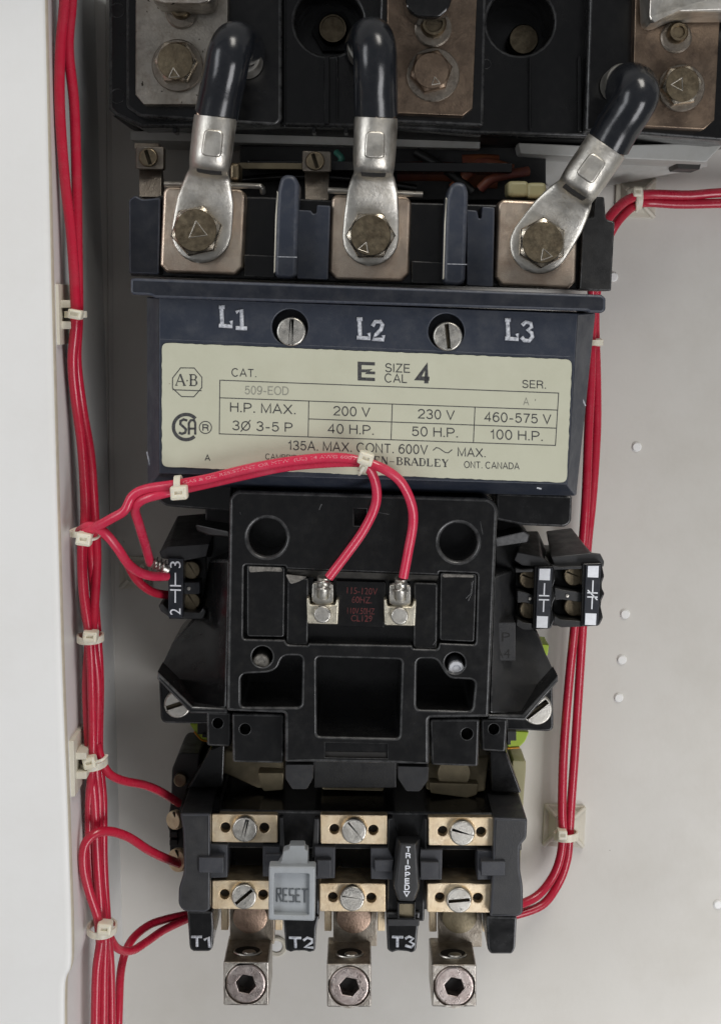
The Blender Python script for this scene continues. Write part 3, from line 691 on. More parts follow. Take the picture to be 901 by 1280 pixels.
# octagon badge with the serif initials
ribbon(A, [(216, 472.5), (226, 459.8), (243, 460), (252.6, 471.8), (252.4, 484.5), (242.5, 496), (227, 495.6), (215.8, 485)], 1.1, True)
ribbon(A, [(216, 487.2), (252.2, 488.4)], 1.1)
def serif(s, x0, y0, x1, h, sl_=sl, hv=.20):
    """condensed serif capitals"""
    G_ = {'A': ([[(.0, 0), (.46, 1)], [(.24, .36), (.72, .36)]], [[(.46, 1), (.92, 0)]], [(-.08, .18), (.74, 1.06)], []),
          'L': ([], [[(.2, 0), (.2, 1)]], [(.02, .4)], [[(.2, .03), (.82, .03), (.84, .26)]]),
          'E': ([[(.2, .52), (.62, .52)]], [[(.2, 0), (.2, 1)]], [(.02, .3)], [[(.2, .03), (.84, .03), (.86, .26)], [(.2, .97), (.8, .97), (.82, .76)]]),
          'N': ([[(.16, 0), (.16, 1)], [(.84, 0), (.84, 1)]], [[(.16, 1), (.84, 0)]], [(.02, .3)], []),
          'B': ([], [[(.2, 0), (.2, 1)], [(.76, .66), (.76, .86)], [(.82, .14), (.82, .38)]], [(.02, .3)], [[(.2, .97), (.6, .97), (.75, .88)], [(.2, .53), (.6, .53), (.75, .64)], [(.62, .53), (.82, .40)], [(.2, .03), (.64, .03), (.82, .14)]]),
          'R': ([], [[(.2, 0), (.2, 1)], [(.74, .66), (.74, .86)], [(.48, .5), (.88, 0)]], [(.02, .4), (.78, 1.0)], [[(.2, .97), (.58, .97), (.74, .86)], [(.2, .51), (.58, .51), (.74, .66)]]),
          'D': ([], [[(.2, 0), (.2, 1)], [(.84, .3), (.84, .7)]], [(.02, .3)], [[(.2, .97), (.58, .97), (.8, .84), (.84, .7)], [(.2, .03), (.58, .03), (.8, .16), (.84, .3)]]),
          'Y': ([[(.5, .46), (.9, 1)]], [[(.5, 0), (.5, .5)], [(.5, .46), (.1, 1)]], [(.3, .7)], []),
          '-': ([[(.15, .38), (.8, .38)]], [], [], []), '.': ([[(.4, .45), (.6, .45)]], [], [], [])}
    n = len(s); wd = (x1-x0)/n
    for i, ch in enumerate(s):
        thin, thick, feet, curves = G_[ch]
        def mp(p): x = x0+wd*(i+p[0]*.92+.04); return (x, y0-p[1]*h+(x-x0)*sl_)
        for q in thin: ribbon(A, [mp(p) for p in q], h*.075)
        for q in curves: ribbon(A, [mp(p) for p in q], h*.085)
        for q in thick: ribbon(A, [mp(p) for p in q], h*hv)
        for a, b in feet: ribbon(A, [mp((a, .03)), mp((b, .03))], h*.07)
        if ch in 'NBRDLEY' : ribbon(A, [mp((.02, .97)), mp((.36, .97))], h*.07)
serif('A', 219.5, 482, 232.5, 14.5, .02, .15); serif('B', 236, 482.3, 248.5, 14.5, .02, .15); poly(A, [(233.4, 475), (235, 475), (235, 476.6), (233.4, 476.6)])
serif('ALLEN-BRADLEY', 438, 578.5, 561, 9.6, .044)
# round certification mark
cm = (232.8, 533.8)
ribbon(A, arc(cm[0], cm[1], 15.8, 48, 318, 26), 4.2)
def bend(pts, w_): ribbon(A, [(cm[0]+x, cm[1]+y) for x, y in pts], w_)
bend([(1.5, -8), (-3, -9.5), (-7, -7.5), (-7, -3.5), (-3, 0), (0, 3), (-1, 7), (-5, 8.5), (-9, 7)], 3.0)
bend([(3.5, 9.5), (3.5, -5), (6, -8.5), (10, -8.5), (11.5, -5), (11.5, 9.5)], 2.8); bend([(3.5, 2), (11.5, 2)], 2.6)
ribbon(A, arc(257, 534.3, 7.6, 0, 360, 24), 1.1, False); T('R', 253.6, 538.3, 260.8, 7.8, .03)
ink('lettering', A, DI, 'print_black', np_)
ink('stamped_lettering', G, DI, 'print_grey', np_)

# ---- coil cover
cov = [(287, 622), (296, 613), (612, 623), (622, 633), (611, 897), (536, 898), (536, 956), (496, 955), (392, 953), (356, 953), (356, 892), (283, 889)]
pk = [(circ(334, 672, 23.5, 32), 88, 1.5), (circ(572.5, 678, 23.5, 32), 88, 1.5),
      ([(442.5, 636), (458, 636.5), (458, 657.5), (442.5, 657)], 100, .4),
      (rp([(305, 706), (357, 708), (358, 711), (548, 719), (549, 715), (597, 717), (594.5, 806), (549, 804), (547, 812), (516, 811), (515, 807), (386, 804.5), (385, 807), (359, 806), (356, 800), (304, 799)], [4, 1, 1, 1, 1, 4, 4, 1, 3, 3, 1, 1, 3, 3, 1, 4], 3), 104, .7),
      (circ(328, 821, 13, 24), 96, .6), (circ(568.5, 829, 13, 24), 96, .6),
      (rp([(301, 884), (301, 843), (337, 841), (347, 836), (353, 820), (378, 820), (377, 884)], [6, 8, 8, 6, 10, 7, 6], 4), 72, .9),
      (rp([(520, 887), (521, 824), (546, 824), (553, 838), (562, 849), (594, 850), (590, 889)], [6, 7, 10, 8, 8, 8, 6], 4), 72, .9),
      (rp([(395.5, 822), (502, 825), (499, 923), (396, 920.5)], 5, 4), 68, .9),
      ([(406, 928), (484.5, 930), (484.5, 948.5), (406, 947)], 109.5, .15)]
coil = plate('coil_cover', rp(cov, [5, 5, 8, 8, 4, 3, 3, 2, 2, 3, 3, 4], 3), 111, 40, 'black_plastic', K, r=1.3, holes=pk, edge='black_worn')
box('slot', 407, 939.5, 483.5, 946, 109.8, 108, 'dark_hole', coil, 0, sk=.015)
plate('window_pad', rp([(309, 706.5), (356, 708.5), (355, 796.5), (309, 795.5)], 3, 2), 110.2, 105, 'black_plastic', coil, r=.5, edge='black_worn')
plate('window_pad', rp([(550.5, 716), (595.5, 717.5), (592.5, 802.5), (549.5, 800.5)], 3, 2), 110.2, 105, 'black_plastic', coil, r=.5, edge='black_worn')
plate('coil_block', rp([(359, 722), (386, 723), (385, 806.5), (358, 805.5)], 3, 2), 109.0, 100, 'black_plastic', coil, r=.7, edge='black_worn')
plate('coil_block', rp([(517, 728), (547, 729), (546, 811.5), (516.5, 810.5)], 3, 2), 109.0, 100, 'black_plastic', coil, r=.7, edge='black_worn')
block('dust_ledge', [(359, 711.5, 110), (548, 719.5, 110), (547.5, 728, 106), (359, 720.5, 106)], 102, 'dusty_ledge', coil, .4)
for q in ([(311, 708), (352, 709.5), (353, 715), (336, 714), (312, 715.5)], [(357, 718), (384, 721), (376, 726), (368, 729), (363, 730)], [(553, 717.5), (592, 719), (592, 722), (570, 721.5), (553, 721.8)]):
    plate('chalky_scuff', rp(q, 1.5, 1), 110.42, 110.0, 'putty', coil, r=.1)
for x, y in ((328.5, 820), (568, 828)):
    turned('snap_stud', x, y, 98, [(10.5, 0), (10.5, 10.5), (9.5, 11.4), (6, 11.6), (5, 11.0), (0, 11.2)], 'putty' if x < 400 else 'rosette', coil, 11)
for pts in ([(392, 956), (356.5, 956), (356.5, 973), (365, 987), (383.5, 987), (391.5, 973)], [(496.5, 958), (536, 959), (535, 976), (524, 990), (507.5, 989.5), (497, 973)]):
    d_ = [(x, y, 109 if y < 965 else 103) for x, y in pts]
    block('foot_hook', d_, 70, 'charcoal', coil, .7)
def tab(pts, hole, d):
    return plate('foot_tab', rp(pts, 3, 2), d, 50, 'black_plastic', coil, r=.9, holes=[(circ(hole[0], hole[1], hole[2], 18), d-12, .3)], edge='black_worn')
tab([(258.5, 890), (289, 891), (288.5, 933.5), (259, 932.5)], (272.5, 904, 6.6), 98)
tab([(290, 892), (355.5, 893), (354.5, 954.5), (291, 953)], (306.5, 911.5, 7), 103)
tab([(537, 899), (599, 899), (597, 958.5), (539, 956.5)], (583.5, 917.5, 7.4), 103)
tab([(601, 899), (634, 899), (631.5, 940.5), (602, 938.5)], (617, 911.5, 6.8), 98)
box('bottom_gap', 393, 940, 495, 985, 60, 20, 'black_matte', coil, .4)
# sloping wings at the lower corners
block('wing', [(286, 700, 98), (283, 886, 108), (238.5, 887, 102), (197, 845, 88), (204, 835, 84), (214, 806, 76), (246, 768, 74), (262, 700, 74)], 40, 'black_plastic', coil, 1.0, edge='black_worn')
block('wing', [(618, 720, 98), (612, 892, 108), (653.5, 893, 102), (697, 850, 88), (688, 836, 84), (672, 790, 76), (650, 770, 74), (640, 712, 74)], 40, 'charcoal', coil, 1.0, edge='black_worn')
plate('wing_rim', [(197, 840), (241, 883.5), (284, 885.5), (284, 892.5), (238, 892), (196.5, 849)], 108.5, 92, 'black_plastic', coil, r=.9, edge='black_worn')
plate('wing_rim', [(697, 845), (697.5, 852), (656, 901), (610, 899), (610, 893), (653, 894)], 108.0, 92, 'black_plastic', coil, r=.9, edge='black_worn')
plate('base_plate', rp([(198, 838), (262, 838), (262, 905), (201, 904.5)], [2, 2, 2, 9], 4), 64, 8, 'black_plastic', K, r=1.0, edge='black_worn')
plate('base_plate', rp([(632, 840), (690, 840), (692, 915), (632, 912)], [2, 2, 9, 2], 4), 64, 8, 'black_plastic', K, r=1.0, edge='black_worn')
slotted('mounting_screw', 222, 881, 68, 17, -18, K, h=4)
slotted('mounting_screw', 670.5, 887, 68, 19.5, -38, K, h=4)
# moulded ribs and cheeks beside the coil cover
plate('cheek', rp([(196, 600), (290, 604), (290, 640), (206, 633), (196, 624)], [3, 3, 3, 9, 6], 3), 84, 20, 'black_plastic', K, r=1.0, edge='black_worn')
plate('cheek', rp([(620, 616), (715, 620), (714, 653), (706, 659), (654, 657), (620, 650)], [3, 3, 5, 5, 3, 3], 3), 84, 20, 'black_plastic', K, r=1.0, edge='black_worn')
plate('cheek', rp([(256, 610), (290, 612), (288, 770), (258, 760)], 3, 2), 72, 20, 'black_matte', K, r=.8, edge='black_worn')
plate('cheek', rp([(618, 620), (652, 622), (648, 800), (618, 800)], 3, 2), 72, 20, 'black_matte', K, r=.8, edge='black_worn')
block('rib_arm', [(618, 672, 88), (655, 664, 86), (662, 668, 84), (660, 678, 84), (620, 684, 88)], 60, 'charcoal', K, .8)
block('rib_arm', [(244, 655, 86), (286, 664, 92), (287, 672, 92), (262, 670, 88), (246, 664, 86)], 60, 'black_matte', K, .8)
box('moulding_patch', 617, 778, 644, 826, 95, 70, 'charcoal', K, .4)
B_ = ([], []); text(B_, '1P', 617.5, 802, 637, 802.3, 11.5, -.01); text(B_, 'A4', 618, 822.5, 637, 823, 11.5, -.01)
ink('moulded_lettering', B_, 95.06, 'dark_hole', K)
for s_ in ([(589, 728), (590, 740), (585, 751)], [(591, 726), (588, 742), (582, 748)], [(300, 640), (301, 643)], [(402, 630), (399, 637)], [(545, 800), (541, 806)], [(600, 652), (603, 668)], [(470, 640), (486, 643)]):
    molded('scratch', [s_], .9, 111.03 if s_[0][0] < 585 or s_[0][1] < 700 else 110.25, 'black_worn', coil, .03)
# coil label and red print
cl = plate('coil_label', rp([(420, 726), (482, 728), (480, 784.5), (420, 782.5)], 2, 2), 107.8, 100, 'black_plastic', coil, r=.3)
Rr = ([], [])
text(Rr, '115-120V', 433.5, 742, 471.5, 743.5, 8); text(Rr, '60HZ.', 439.5, 753.5, 464.5, 754.3, 8)
text(Rr, '110V.50HZ', 434, 767, 468, 768, 7.4); text(Rr, 'CL129', 438.5, 776.5, 465, 777.3, 7.6)
ink('red_lettering', Rr, 107.88, 'print_red', cl)
# coil terminals: saddle clamp, screw, crimped spade
for x, y in ((403.5, 765), (500, 767)):
    s_ = plate('saddle_clamp', rp([(x-20.5, y-17.5), (x-17, y-18), (x-15.5, y-9), (x+15.5, y-8.5), (x+17.5, y-16.5), (x+20.5, y-15.5), (x+19, y+16), (x-19.5, y+15)], 2, 2), 113, 105, 'pale_brass', coil, r=.7)
    slotted('screw', x-.5, y+3.5, 115, 11, 48, s_, mat='steel', h=2.4, slotw=.2)
    plate('spade', rp([(x-13, y-36), (x+13, y-35), (x+13.5, y-12), (x+8, y-9), (x-8, y-9), (x-14, y-13)], 2, 2), 110.8, 107, 'steel', coil, r=.4)
    tube('crimp_barrel', [P(x+1, y-44, 115), P(x+.5, y-30, 114), P(x, y-20, 112)], 8*U(113), 'steel', coil, n=10)
    for yy in (y-37, y-29): tube('crimp_ridge', [P(x-9, yy, 116), P(x, yy, 119), P(x+9, yy+.6, 116)], 1.5*U(113), 'steel', coil, n=6)

# lime insulation tape peeping out beside the base
for nm, pts, d in (('l', [(237, 905), (260, 905), (260, 926), (252, 924), (243, 914)], 30), ('r', [(634, 913), (661, 915), (656, 927), (649, 934), (634, 935)], 30), ('r2', [(676, 805), (686, 806), (684, 820), (676, 820)], 24)):
    b = plate('coil_tape', rp(pts, 2, 2), d, 8, 'lime_tape', K, r=.5)
    if nm != 'r2':
        tube('tape_edge', [P(pts[k][0], pts[k][1]+.5, d+.3) for k in ((4, 3, 2) if nm == 'l' else (3, 4))], 1.2*U(d), 'orange_edge', b, n=6)
for x0, y0, x1, y1 in ((247, 905, 259, 918), (253, 915, 259, 922), (634, 914, 645, 926), (634, 924, 638, 931)): box('coil_stack', x0, y0, x1, y1, 33, 25, 'black_matte', K, .2)

# ================================================================== LINE CABLES with crimped lugs
def cable(label, p0, p1, ring_r, bar_w, sleeve, bolt, tri, bdeg, collar, conductor=True):
    t = thing('power_cable', label, 'power cable', P(p1[0], p1[1], 93), 'three black line cables with crimped lugs')
    a = Vector(p0); b = Vector(p1); L = (b-a).length; e = (b-a)/L; nn = Vector((-e.y, e.x))
    secs = [(0, bar_w, 104, 8.5, 2.3), (4, bar_w+.6, 104, 8.7, 2.3), (.30*L, bar_w+.2, 104, 8.6, 2.4), (.40*L, bar_w-.8, 103.5, 8.2, 2.6), (.455*L, bar_w-2.0, 102.6, 7.0, 2.8),
            (.475*L, bar_w-1.6, 101.2, 5.2, 3), (.49*L, bar_w-.5, 99.5, 3.4, 3.5), (.54*L, bar_w+2.2, 98.4, 2.4, 4), (.62*L, bar_w+5.2, 97.0, 1.9, 4.5), (.72*L, ring_r-2.4, 95.3, 1.6, 5), (.85*L, ring_r-.8, 94.9, 1.6, 5), (L, ring_r, 94.8, 1.6, 5)]
    for q in (.3, .5, .68, .82, .92, .975, 1.0): secs.append((L+ring_r*q, max(ring_r*math.sqrt(max(0, 1-q*q)), 3), 94.8, 1.6 if q < .97 else 1.0, 4))
    n = 28; loops = []
    sp = lambda v, ex: math.copysign(abs(v)**(2/ex), v)
    for s_, w_, c_, t_, ex in secs:
        l = []
        for k in range(n):
            th = 2*math.pi*k/n; q = a+e*s_+nn*(w_*sp(math.cos(th), ex)); l.append(P(q.x, q.y, c_+t_*sp(math.sin(th), ex)))
        loops.append(l)
    lug = loft('lug', loops, 'tinned_lug', t, ang=50)
    dg = math.degrees(math.atan2(e.y, e.x))-90
    m_ = a+e*(.225*L)
    plate('crimp_mark', rot(rp([(m_.x-12, m_.y-17), (m_.x+12, m_.y-17), (m_.x+13, m_.y+17), (m_.x-13, m_.y+17)], 7, 4), tuple(m_), dg), 113.2, 110, 'tinned_lug', lug, r=.9)
    m_ = a+e*(.468*L)
    q = [(m_.x-16, m_.y-3), (m_.x, m_.y-1.8), (m_.x+16, m_.y-3), (m_.x+15, m_.y+2), (m_.x, m_.y+3), (m_.x-15, m_.y+2)]
    block('inspection_slot', [(x, y, 108.6) for x, y in rot(q, tuple(m_), dg)], 100, 'dark_hole', lug, 0)
    # stamped size marks on the palm
    # heat-shrink sleeve arching back into the disconnect
    pts = [P(*q) for q in sleeve]
    tube('sleeve', pts, [bar_w*1.045*U(108, 140), bar_w*1.0*U(108, 140)], 'sleeve', t, n=28, sub=9)
    # copper strands showing between sleeve and lug
    for k in range(9):
        th = math.pi*(k+.5)/9
        c0 = a-e*9+nn*(math.cos(th)*bar_w*.82); c1 = a+e*3+nn*(math.cos(th)*bar_w*.82)
        tube('strand', [P(c0.x, c0.y, 104+7.2*math.sin(th)), P(c1.x, c1.y, 104+7.2*math.sin(th))], .0009, 'strand', t, n=6, smoothp=False)
    if collar:
        x, y, r_ = collar
        turned('collar', x, y, 76, [(r_, 0), (r_, 12), (r_-1.5, 13.5), (r_-5, 13.5), (r_-6, 12)], 'tinned_lug', t)
    hexbolt(bolt[0], bolt[1], 96.5, bolt[2], bdeg, t, tri=tri, h=6.5)
    return t
cable('left black cable lug tilted slightly, bolted to the copper pad above L1', (269.5, 146), (252, 291), 38, 26.5,
      [(271, 142, 104), (276, 118, 107), (282, 90, 111), (287, 66, 112), (294, 54, 105), (303, 58, 90), (308, 68, 66)], (247, 289, 32.5), (0, 0, 13, -98), 12, (309, 78, 20))
cable('middle black cable lug standing upright, bolted to the copper pad above L2', (470, 147), (463, 297), 35.5, 26.5,
      [(470, 142, 104), (469.5, 118, 107), (469, 90, 111), (468, 62, 112), (465, 49, 104), (460, 51, 88), (455, 60, 66)], (463, 295, 31), (-8, 15, 8, -70), 0, (457, 64, 23))
cable('right black cable lug leaning far to the right, bolted to the copper pad above L3', (758, 182), (674, 305), 37.5, 27,
      [(760.5, 179, 104), (772, 158, 107), (788, 134, 111), (796, 118, 112), (793, 107, 104), (783, 106, 88), (774, 110, 66)], (675.5, 304, 31.5), (6, 15, 8.5, -110), 28, (771, 107, 21.5))

# ================================================================== AUXILIARY CONTACTS
ax = thing('auxiliary_contact', 'single black auxiliary contact marked 3 and 2 on the left flank', 'auxiliary contact', P(230, 735, 40))
block('hood', [(199, 690, 84), (211, 683, 84), (262, 680, 84), (258, 696, 84), (230, 701, 84), (202, 698, 84)], 40, 'charcoal', ax, .5, back=[(214, 672, 40), (222, 645, 40), (280, 640, 40), (280, 696, 40), (230, 701, 40), (214, 698, 40)])
box('housing', 211, 696, 266, 774, 70, 30, 'black_matte', ax, .6)
plate('foot', rp([(198, 757), (203, 754), (212, 763), (250, 766), (254, 760), (258, 764), (254, 774), (215, 774), (201, 764)], 1, 1), 82, 60, 'charcoal', ax, r=.5)
box('divider', 228, 728, 250, 743, 80, 66, 'slate', ax, .5)
turned('rivet', 236, 735.5, 80, [(2.6, 0), (2.2, .5), (0, .6)], 'steel', ax, 12)
for y in (713, 752): slotted('screw', 239, y, 77, 12, 60, ax, mat='zinc_bolt', h=5)
st_ = plate('marker_strip', rp([(210.5, 697.5), (229.5, 698.5), (228.5, 773), (210.5, 772)], 1, 1), 86, 70, 'navy_dark', ax, r=.3)
I_ = ([], [])
def vtext(acc, s, x, y0, y1, h):   # reads upwards
    text(acc, s, x, y0, x, y1, h)
vtext(I_, '3', 226, 710, 701.5, 13); vtext(I_, '2', 226, 768.5, 760.5, 13)
ribbon(I_, [(219.5, 716), (219.5, 732)], 1.8); ribbon(I_, [(212.8, 732), (226.5, 732.4)], 1.8); ribbon(I_, [(212.8, 737.3), (226.5, 737.7)], 1.8); ribbon(I_, [(219.3, 738), (219.3, 753.5)], 1.8)
ink('lettering', I_, 86.06, 'print_white', st_)

def aux_right(label, x, y, w0, dsh, mark, d):
    """x,y = top left of the marker strip; w0 = how far the pocket reaches to the left"""
    t = thing('auxiliary_contact', label, 'auxiliary contact', P(x, y+40, 40), 'auxiliary contacts on the right flank')
    box('housing', x-w0, y+1, x+3, y+76, d-14, 20, 'black_matte', t, .5)
    plate('side_frame', rp([(x-3, y-2), (x+21, y-3), (x+24.5, y+14), (x+21.5, y+22), (x+21.5, y+29), (x+25, y+36), (x+21, y+44), (x+20, y+52), (x+23, y+66), (x+18, y+76), (x-5, y+77)], 2, 2), d-1, 30, 'black_plastic', t, r=.6)
    plate('upper_lug', rp([(x-w0-1, y), (x-w0+8, y+2), (x-2, y+1), (x-3, y+5), (x-w0, y+6)], 1, 1), d-2, 40, 'charcoal', t, r=.4)
    plate('divider', rp([(x-w0+2, y+28), (x-w0+14, y+31), (x+1, y+35), (x, y+47), (x-w0+10, y+43), (x-w0+2, y+44)], 1.5, 1), d-4, 40, 'charcoal', t, r=.4)
    plate('lower_lug', rp([(x-w0+2, y+63), (x-w0+10, y+68), (x-2, y+70), (x-2, y+77), (x-w0+10, y+78), (x-w0, y+72)], 1.5, 1), d-2, 40, 'black_matte', t, r=.4)
    turned('rivet', x-w0+18, y+38, d-4, [(2.4, 0), (2.0, .5), (0, .6)], 'steel', t, 10)
    for k, yy in enumerate((y+14, y+52)): slotted('screw', x-w0*.34, yy, d-8, 13, 25+30*k, t, mat='zinc_bolt', h=6)
    s_ = plate('marker_strip', rp([(x+1.5, y), (x+20.5, y-.5), (x+16.5, y+75.5), (x-1.5, y+75)], 1, 1), d, d-12, 'navy_dark', t, r=.3)
    I = ([], [])
    poly(I, [(x+4, y+1), (x+17.5, y+1), (x+16.8, y+15.5), (x+3.4, y+15)]); poly(I, [(x+.8, y+60), (x+14.6, y+60.5), (x+13.8, y+75), (x+.2, y+74.6)])
    cx = x+9.6; cy = y+37
    ribbon(I, [(cx+.7, cy-18), (cx, cy-2.5)], 1.6); ribbon(I, [(cx-6.5, cy-2.6), (cx+6.5, cy-2.2)], 1.6); ribbon(I, [(cx-6.7, cy+2.6), (cx+6.3, cy+2.9)], 1.6); ribbon(I, [(cx-.2, cy+2.9), (cx-.9, cy+18)], 1.6)
    if mark: ribbon(I, [(cx-6, cy-6), (cx+6, cy+6.5)], 1.6)
    ink('lettering', I, d+.06, 'print_white', s_)
    return t
t1 = aux_right('inner black auxiliary contact with plain contact symbol beside the coil cover', 670, 710, 26, 0, False, 88)
block('hood', [(642, 700, 84), (646, 690, 84), (676, 696, 84), (694, 711, 84), (668, 709, 84), (652, 707, 84)], 40, 'charcoal', t1, .6, back=[(636, 700, 40), (646, 664, 40), (672, 664, 40), (690, 704, 40), (668, 704, 40), (650, 704, 40)])
t2 = aux_right('outer black auxiliary contact with crossed symbol nearest the red wires', 730.5, 706.5, 40, 0, True, 88)
block('hood', [(694, 711, 83), (688, 696, 83), (736, 691, 83), (750, 692, 83), (755, 702, 83), (754, 709, 83), (733, 706, 83)], 40, 'charcoal', t2, .6, back=[(690, 704, 40), (682, 664, 40), (714, 660, 40), (732, 690, 40), (736, 698, 40), (734, 704, 40), (720, 704, 40)])

# ================================================================== OVERLOAD RELAY
O = thing('overload_relay', 'black overload relay with brass terminals, grey reset button and three lugs below', 'overload relay', P(440, 1100, 0))
box('back_housing', 234, 1012, 650, 1135, 48, 6, 'black_matte', O, .8, sk=.008)
block('shoulder', [(224, 1016, 74), (275, 1016, 74), (275, 1000, 62), (232, 990, 50), (228, 1000, 60)], 20, 'black_plastic', O, .8)
plate('upper_bar', rp([(230, 1012), (652, 1017), (652, 1064), (230, 1060)], 2, 2), 71.5, 12, 'black_plastic', O, r=1.0, edge='black_worn')
# raised lugs on the back of the deck
for x in (290, 330, 415, 455, 555, 595):
    turned('deck_rivet', x, 1000 if x < 540 else 1004, 30, [(9, -20), (9, 6), (8, 7), (0, 7)], 'charcoal', O, 16)
for pts in ([(234, 986), (262, 938), (281, 930), (279, 985)], [(612, 938), (633, 940), (641, 962), (652, 992), (614, 990)]):
    block('ear', [(x, y, 52) for x, y in pts], 8, 'black_plastic', O, 1.0)
# end pillars
pl = plate('end_pillar', rp([(225, 1017), (263, 1017), (263, 1137), (257, 1141), (230, 1140), (223, 1132), (223.5, 1110), (230, 1092), (229, 1040)], [3, 2, 2, 3, 5, 5, 6, 6, 6], 3), 80, 30, 'charcoal', O, r=1.0, edge='slate')
pr = plate('end_pillar', rp([(617, 1022), (659, 1024), (658, 1048), (649.5, 1058), (649.5, 1086), (653.5, 1108), (653.5, 1142), (648, 1146), (612, 1146), (615, 1090)], [2, 3, 3, 4, 6, 6, 3, 3, 2, 3], 3), 80, 30, 'charcoal', O, r=1.0, edge='slate')
for x, y in ((246, 1003), (637, 1010)): turned('deck_hole', x, y, 58, [(10, 0), (10, .3), (0, .3)], 'dark_hole', O, 18, axis=(0, -.12, 1))
def foot(pts, mark, mx, my):
    f = block('terminal_foot', [(x, y, 68) for x, y in pts], 30, 'black_plastic', O, 1.0, edge='black_worn')
    return f
def Tm(x, y): return [[(x, y-13), (x+12, y-13)], [(x+6, y-13), (x+6, y)]]
ft = foot([(234, 1139), (266, 1139), (267, 1160), (266, 1186), (262, 1190), (241, 1190), (237, 1186)], 'T1', 239, 1186)
molded('pole_mark', [[(240, 1171), (252, 1171)], [(246, 1171), (246.5, 1182.5)], [(256, 1174.5), (261, 1171.5), (262, 1183.5)]], 3.6, 68.2, 'paint_scraped', ft, .4)
ft = foot([(354, 1145), (399, 1145), (395, 1160), (394, 1189), (387, 1191), (382, 1189), (368, 1189), (364, 1191), (357, 1188)], 'T2', 360, 1188)
molded('pole_mark', [[(362, 1172), (376, 1172.5)], [(369, 1172), (369.5, 1184)], [(380, 1175), (384, 1172), (390, 1174), (390, 1178), (381, 1184), (391, 1184.5)]], 3.6, 68.2, 'paint_scraped', ft, .4)
ft = foot([(482, 1140), (525, 1140), (522, 1165), (520, 1189), (515, 1192), (508, 1190), (496, 1189), (490, 1192), (484, 1188)], 'T3', 488, 1184)
molded('pole_mark', [[(490.5, 1171), (503, 1171.5)], [(496.5, 1171), (496.5, 1183)], [(507, 1173), (511, 1170.5), (516.5, 1173), (512, 1177), (517.5, 1180), (514, 1184), (507, 1182)]], 3.6, 68.2, 'paint_scraped', ft, .4)
foot([(607, 1145), (646, 1146), (644, 1186), (640, 1193), (613, 1193), (609, 1187)], '', 0, 0)
# middle columns with sloping cheeks
plate('column', rp([(349, 1020), (400, 1021), (399, 1150), (348, 1150)], 2, 2), 66, 20, 'black_plastic', O, r=.8, edge='black_worn')
plate('column', rp([(485, 1020), (534, 1021), (530, 1152), (483, 1150)], 2, 2), 66, 20, 'black_plastic', O, r=.8, edge='black_worn')
for pts in ([(349, 1022, 74), (354, 1022, 74), (356, 1072, 74), (350, 1072, 74)], [(393, 1024, 74), (399, 1023, 74), (398, 1072, 74), (390, 1072, 74)],
            [(485, 1024, 76), (491, 1023, 76), (500, 1053, 70), (498, 1100, 70), (485, 1075, 76)], [(530, 1024, 76), (533, 1024, 76), (532, 1075, 76), (519, 1100, 70), (521, 1056, 70)]):
    block('column_cheek', pts, 50, 'charcoal', O, .6)
# brass terminals
def brass(x0, y0, x1, y1, hs, sx, sy, sdeg, d, db, sk=.01):
    b = plate('terminal_block', rp(rect(x0, y0, x1, y1, sk), 1.5, 1), d, db, 'brass', O, r=.5, holes=[(circ(hx, hy, 6.3, 16), d-9, .35) for hx, hy in hs])
    for hx, hy in hs: turned('hole_floor', hx, hy, d-3.6, [(6.3, 0), (6, .3), (0, .3)], 'dark_hole', b, 12)
    slotted('screw', sx, sy, d+3.0, 15.8, sdeg, b, mat='steel', h=3.2, slotw=.12)
    turned('screw_boss', sx, sy-3.5, d, [(16.2, 0), (16.2, 1.2), (15.5, 1.6), (0, 1.6)], 'brass', b)
brass(264.5, 1017.5, 347, 1053, [(282, 1034.5), (330.5, 1035)], 306, 1037.5, -76, 75, 70)
brass(400.5, 1018, 484, 1055, [(418, 1036.5), (466.5, 1037.5)], 442.5, 1039.5, 52, 75, 70)
brass(535, 1021, 617.5, 1057, [(553, 1039), (601, 1040)], 577.5, 1042, 20, 75, 70)
brass(265, 1100.5, 346, 1136.5, [(281, 1118), (329, 1118.5)], 305, 1121.5, -40, 75, 57)
brass(399.5, 1104, 482, 1139.5, [(416, 1121.5), (464, 1122.5)], 440, 1124, 10, 75, 57)
brass(533.5, 1104, 614.5, 1140.5, [(549.5, 1122), (597, 1122.5)], 573.5, 1126, -5, 75, 57)
# snap clips between the terminal rows
def clip(pts, d=78): return plate('snap_clip', pts, d, 50, 'slate', O, r=.5)
clip([(262, 1055), (285, 1056), (284.5, 1097), (262, 1098)], 76); clip([(248.5, 1072), (280, 1072), (280, 1092), (248.5, 1091)], 81.5)
clip([(328.5, 1058), (350, 1059), (350, 1096), (328.5, 1096)], 76); clip([(332, 1068), (352, 1068), (352, 1078), (332, 1078)], 78)
clip([(393, 1058), (419, 1059), (418.5, 1098), (393, 1099)], 76); clip([(396, 1075), (414, 1075), (414, 1097), (396, 1097)], 78.5)
clip([(463, 1060), (485, 1060), (492, 1074), (491, 1100), (463.5, 1099)], 76); clip([(468, 1075), (492, 1075), (490, 1090), (468, 1090)], 78.5)
clip([(525, 1062), (553, 1062), (552, 1100), (522, 1100)], 76); clip([(525, 1077), (548, 1078), (548, 1100), (525, 1100)], 78.5)
clip([(596.5, 1063), (618, 1064), (617, 1100), (596.5, 1100)], 76); clip([(601, 1077), (631.5, 1077), (631, 1095), (601, 1095)], 81.5)
for x, y in ((291, 1078), (424, 1080), (556, 1084)): turned('contact_tip', x, y, 50, [(4, 0), (4, 3), (2, 4), (0, 4)], 'steel', O, 14)
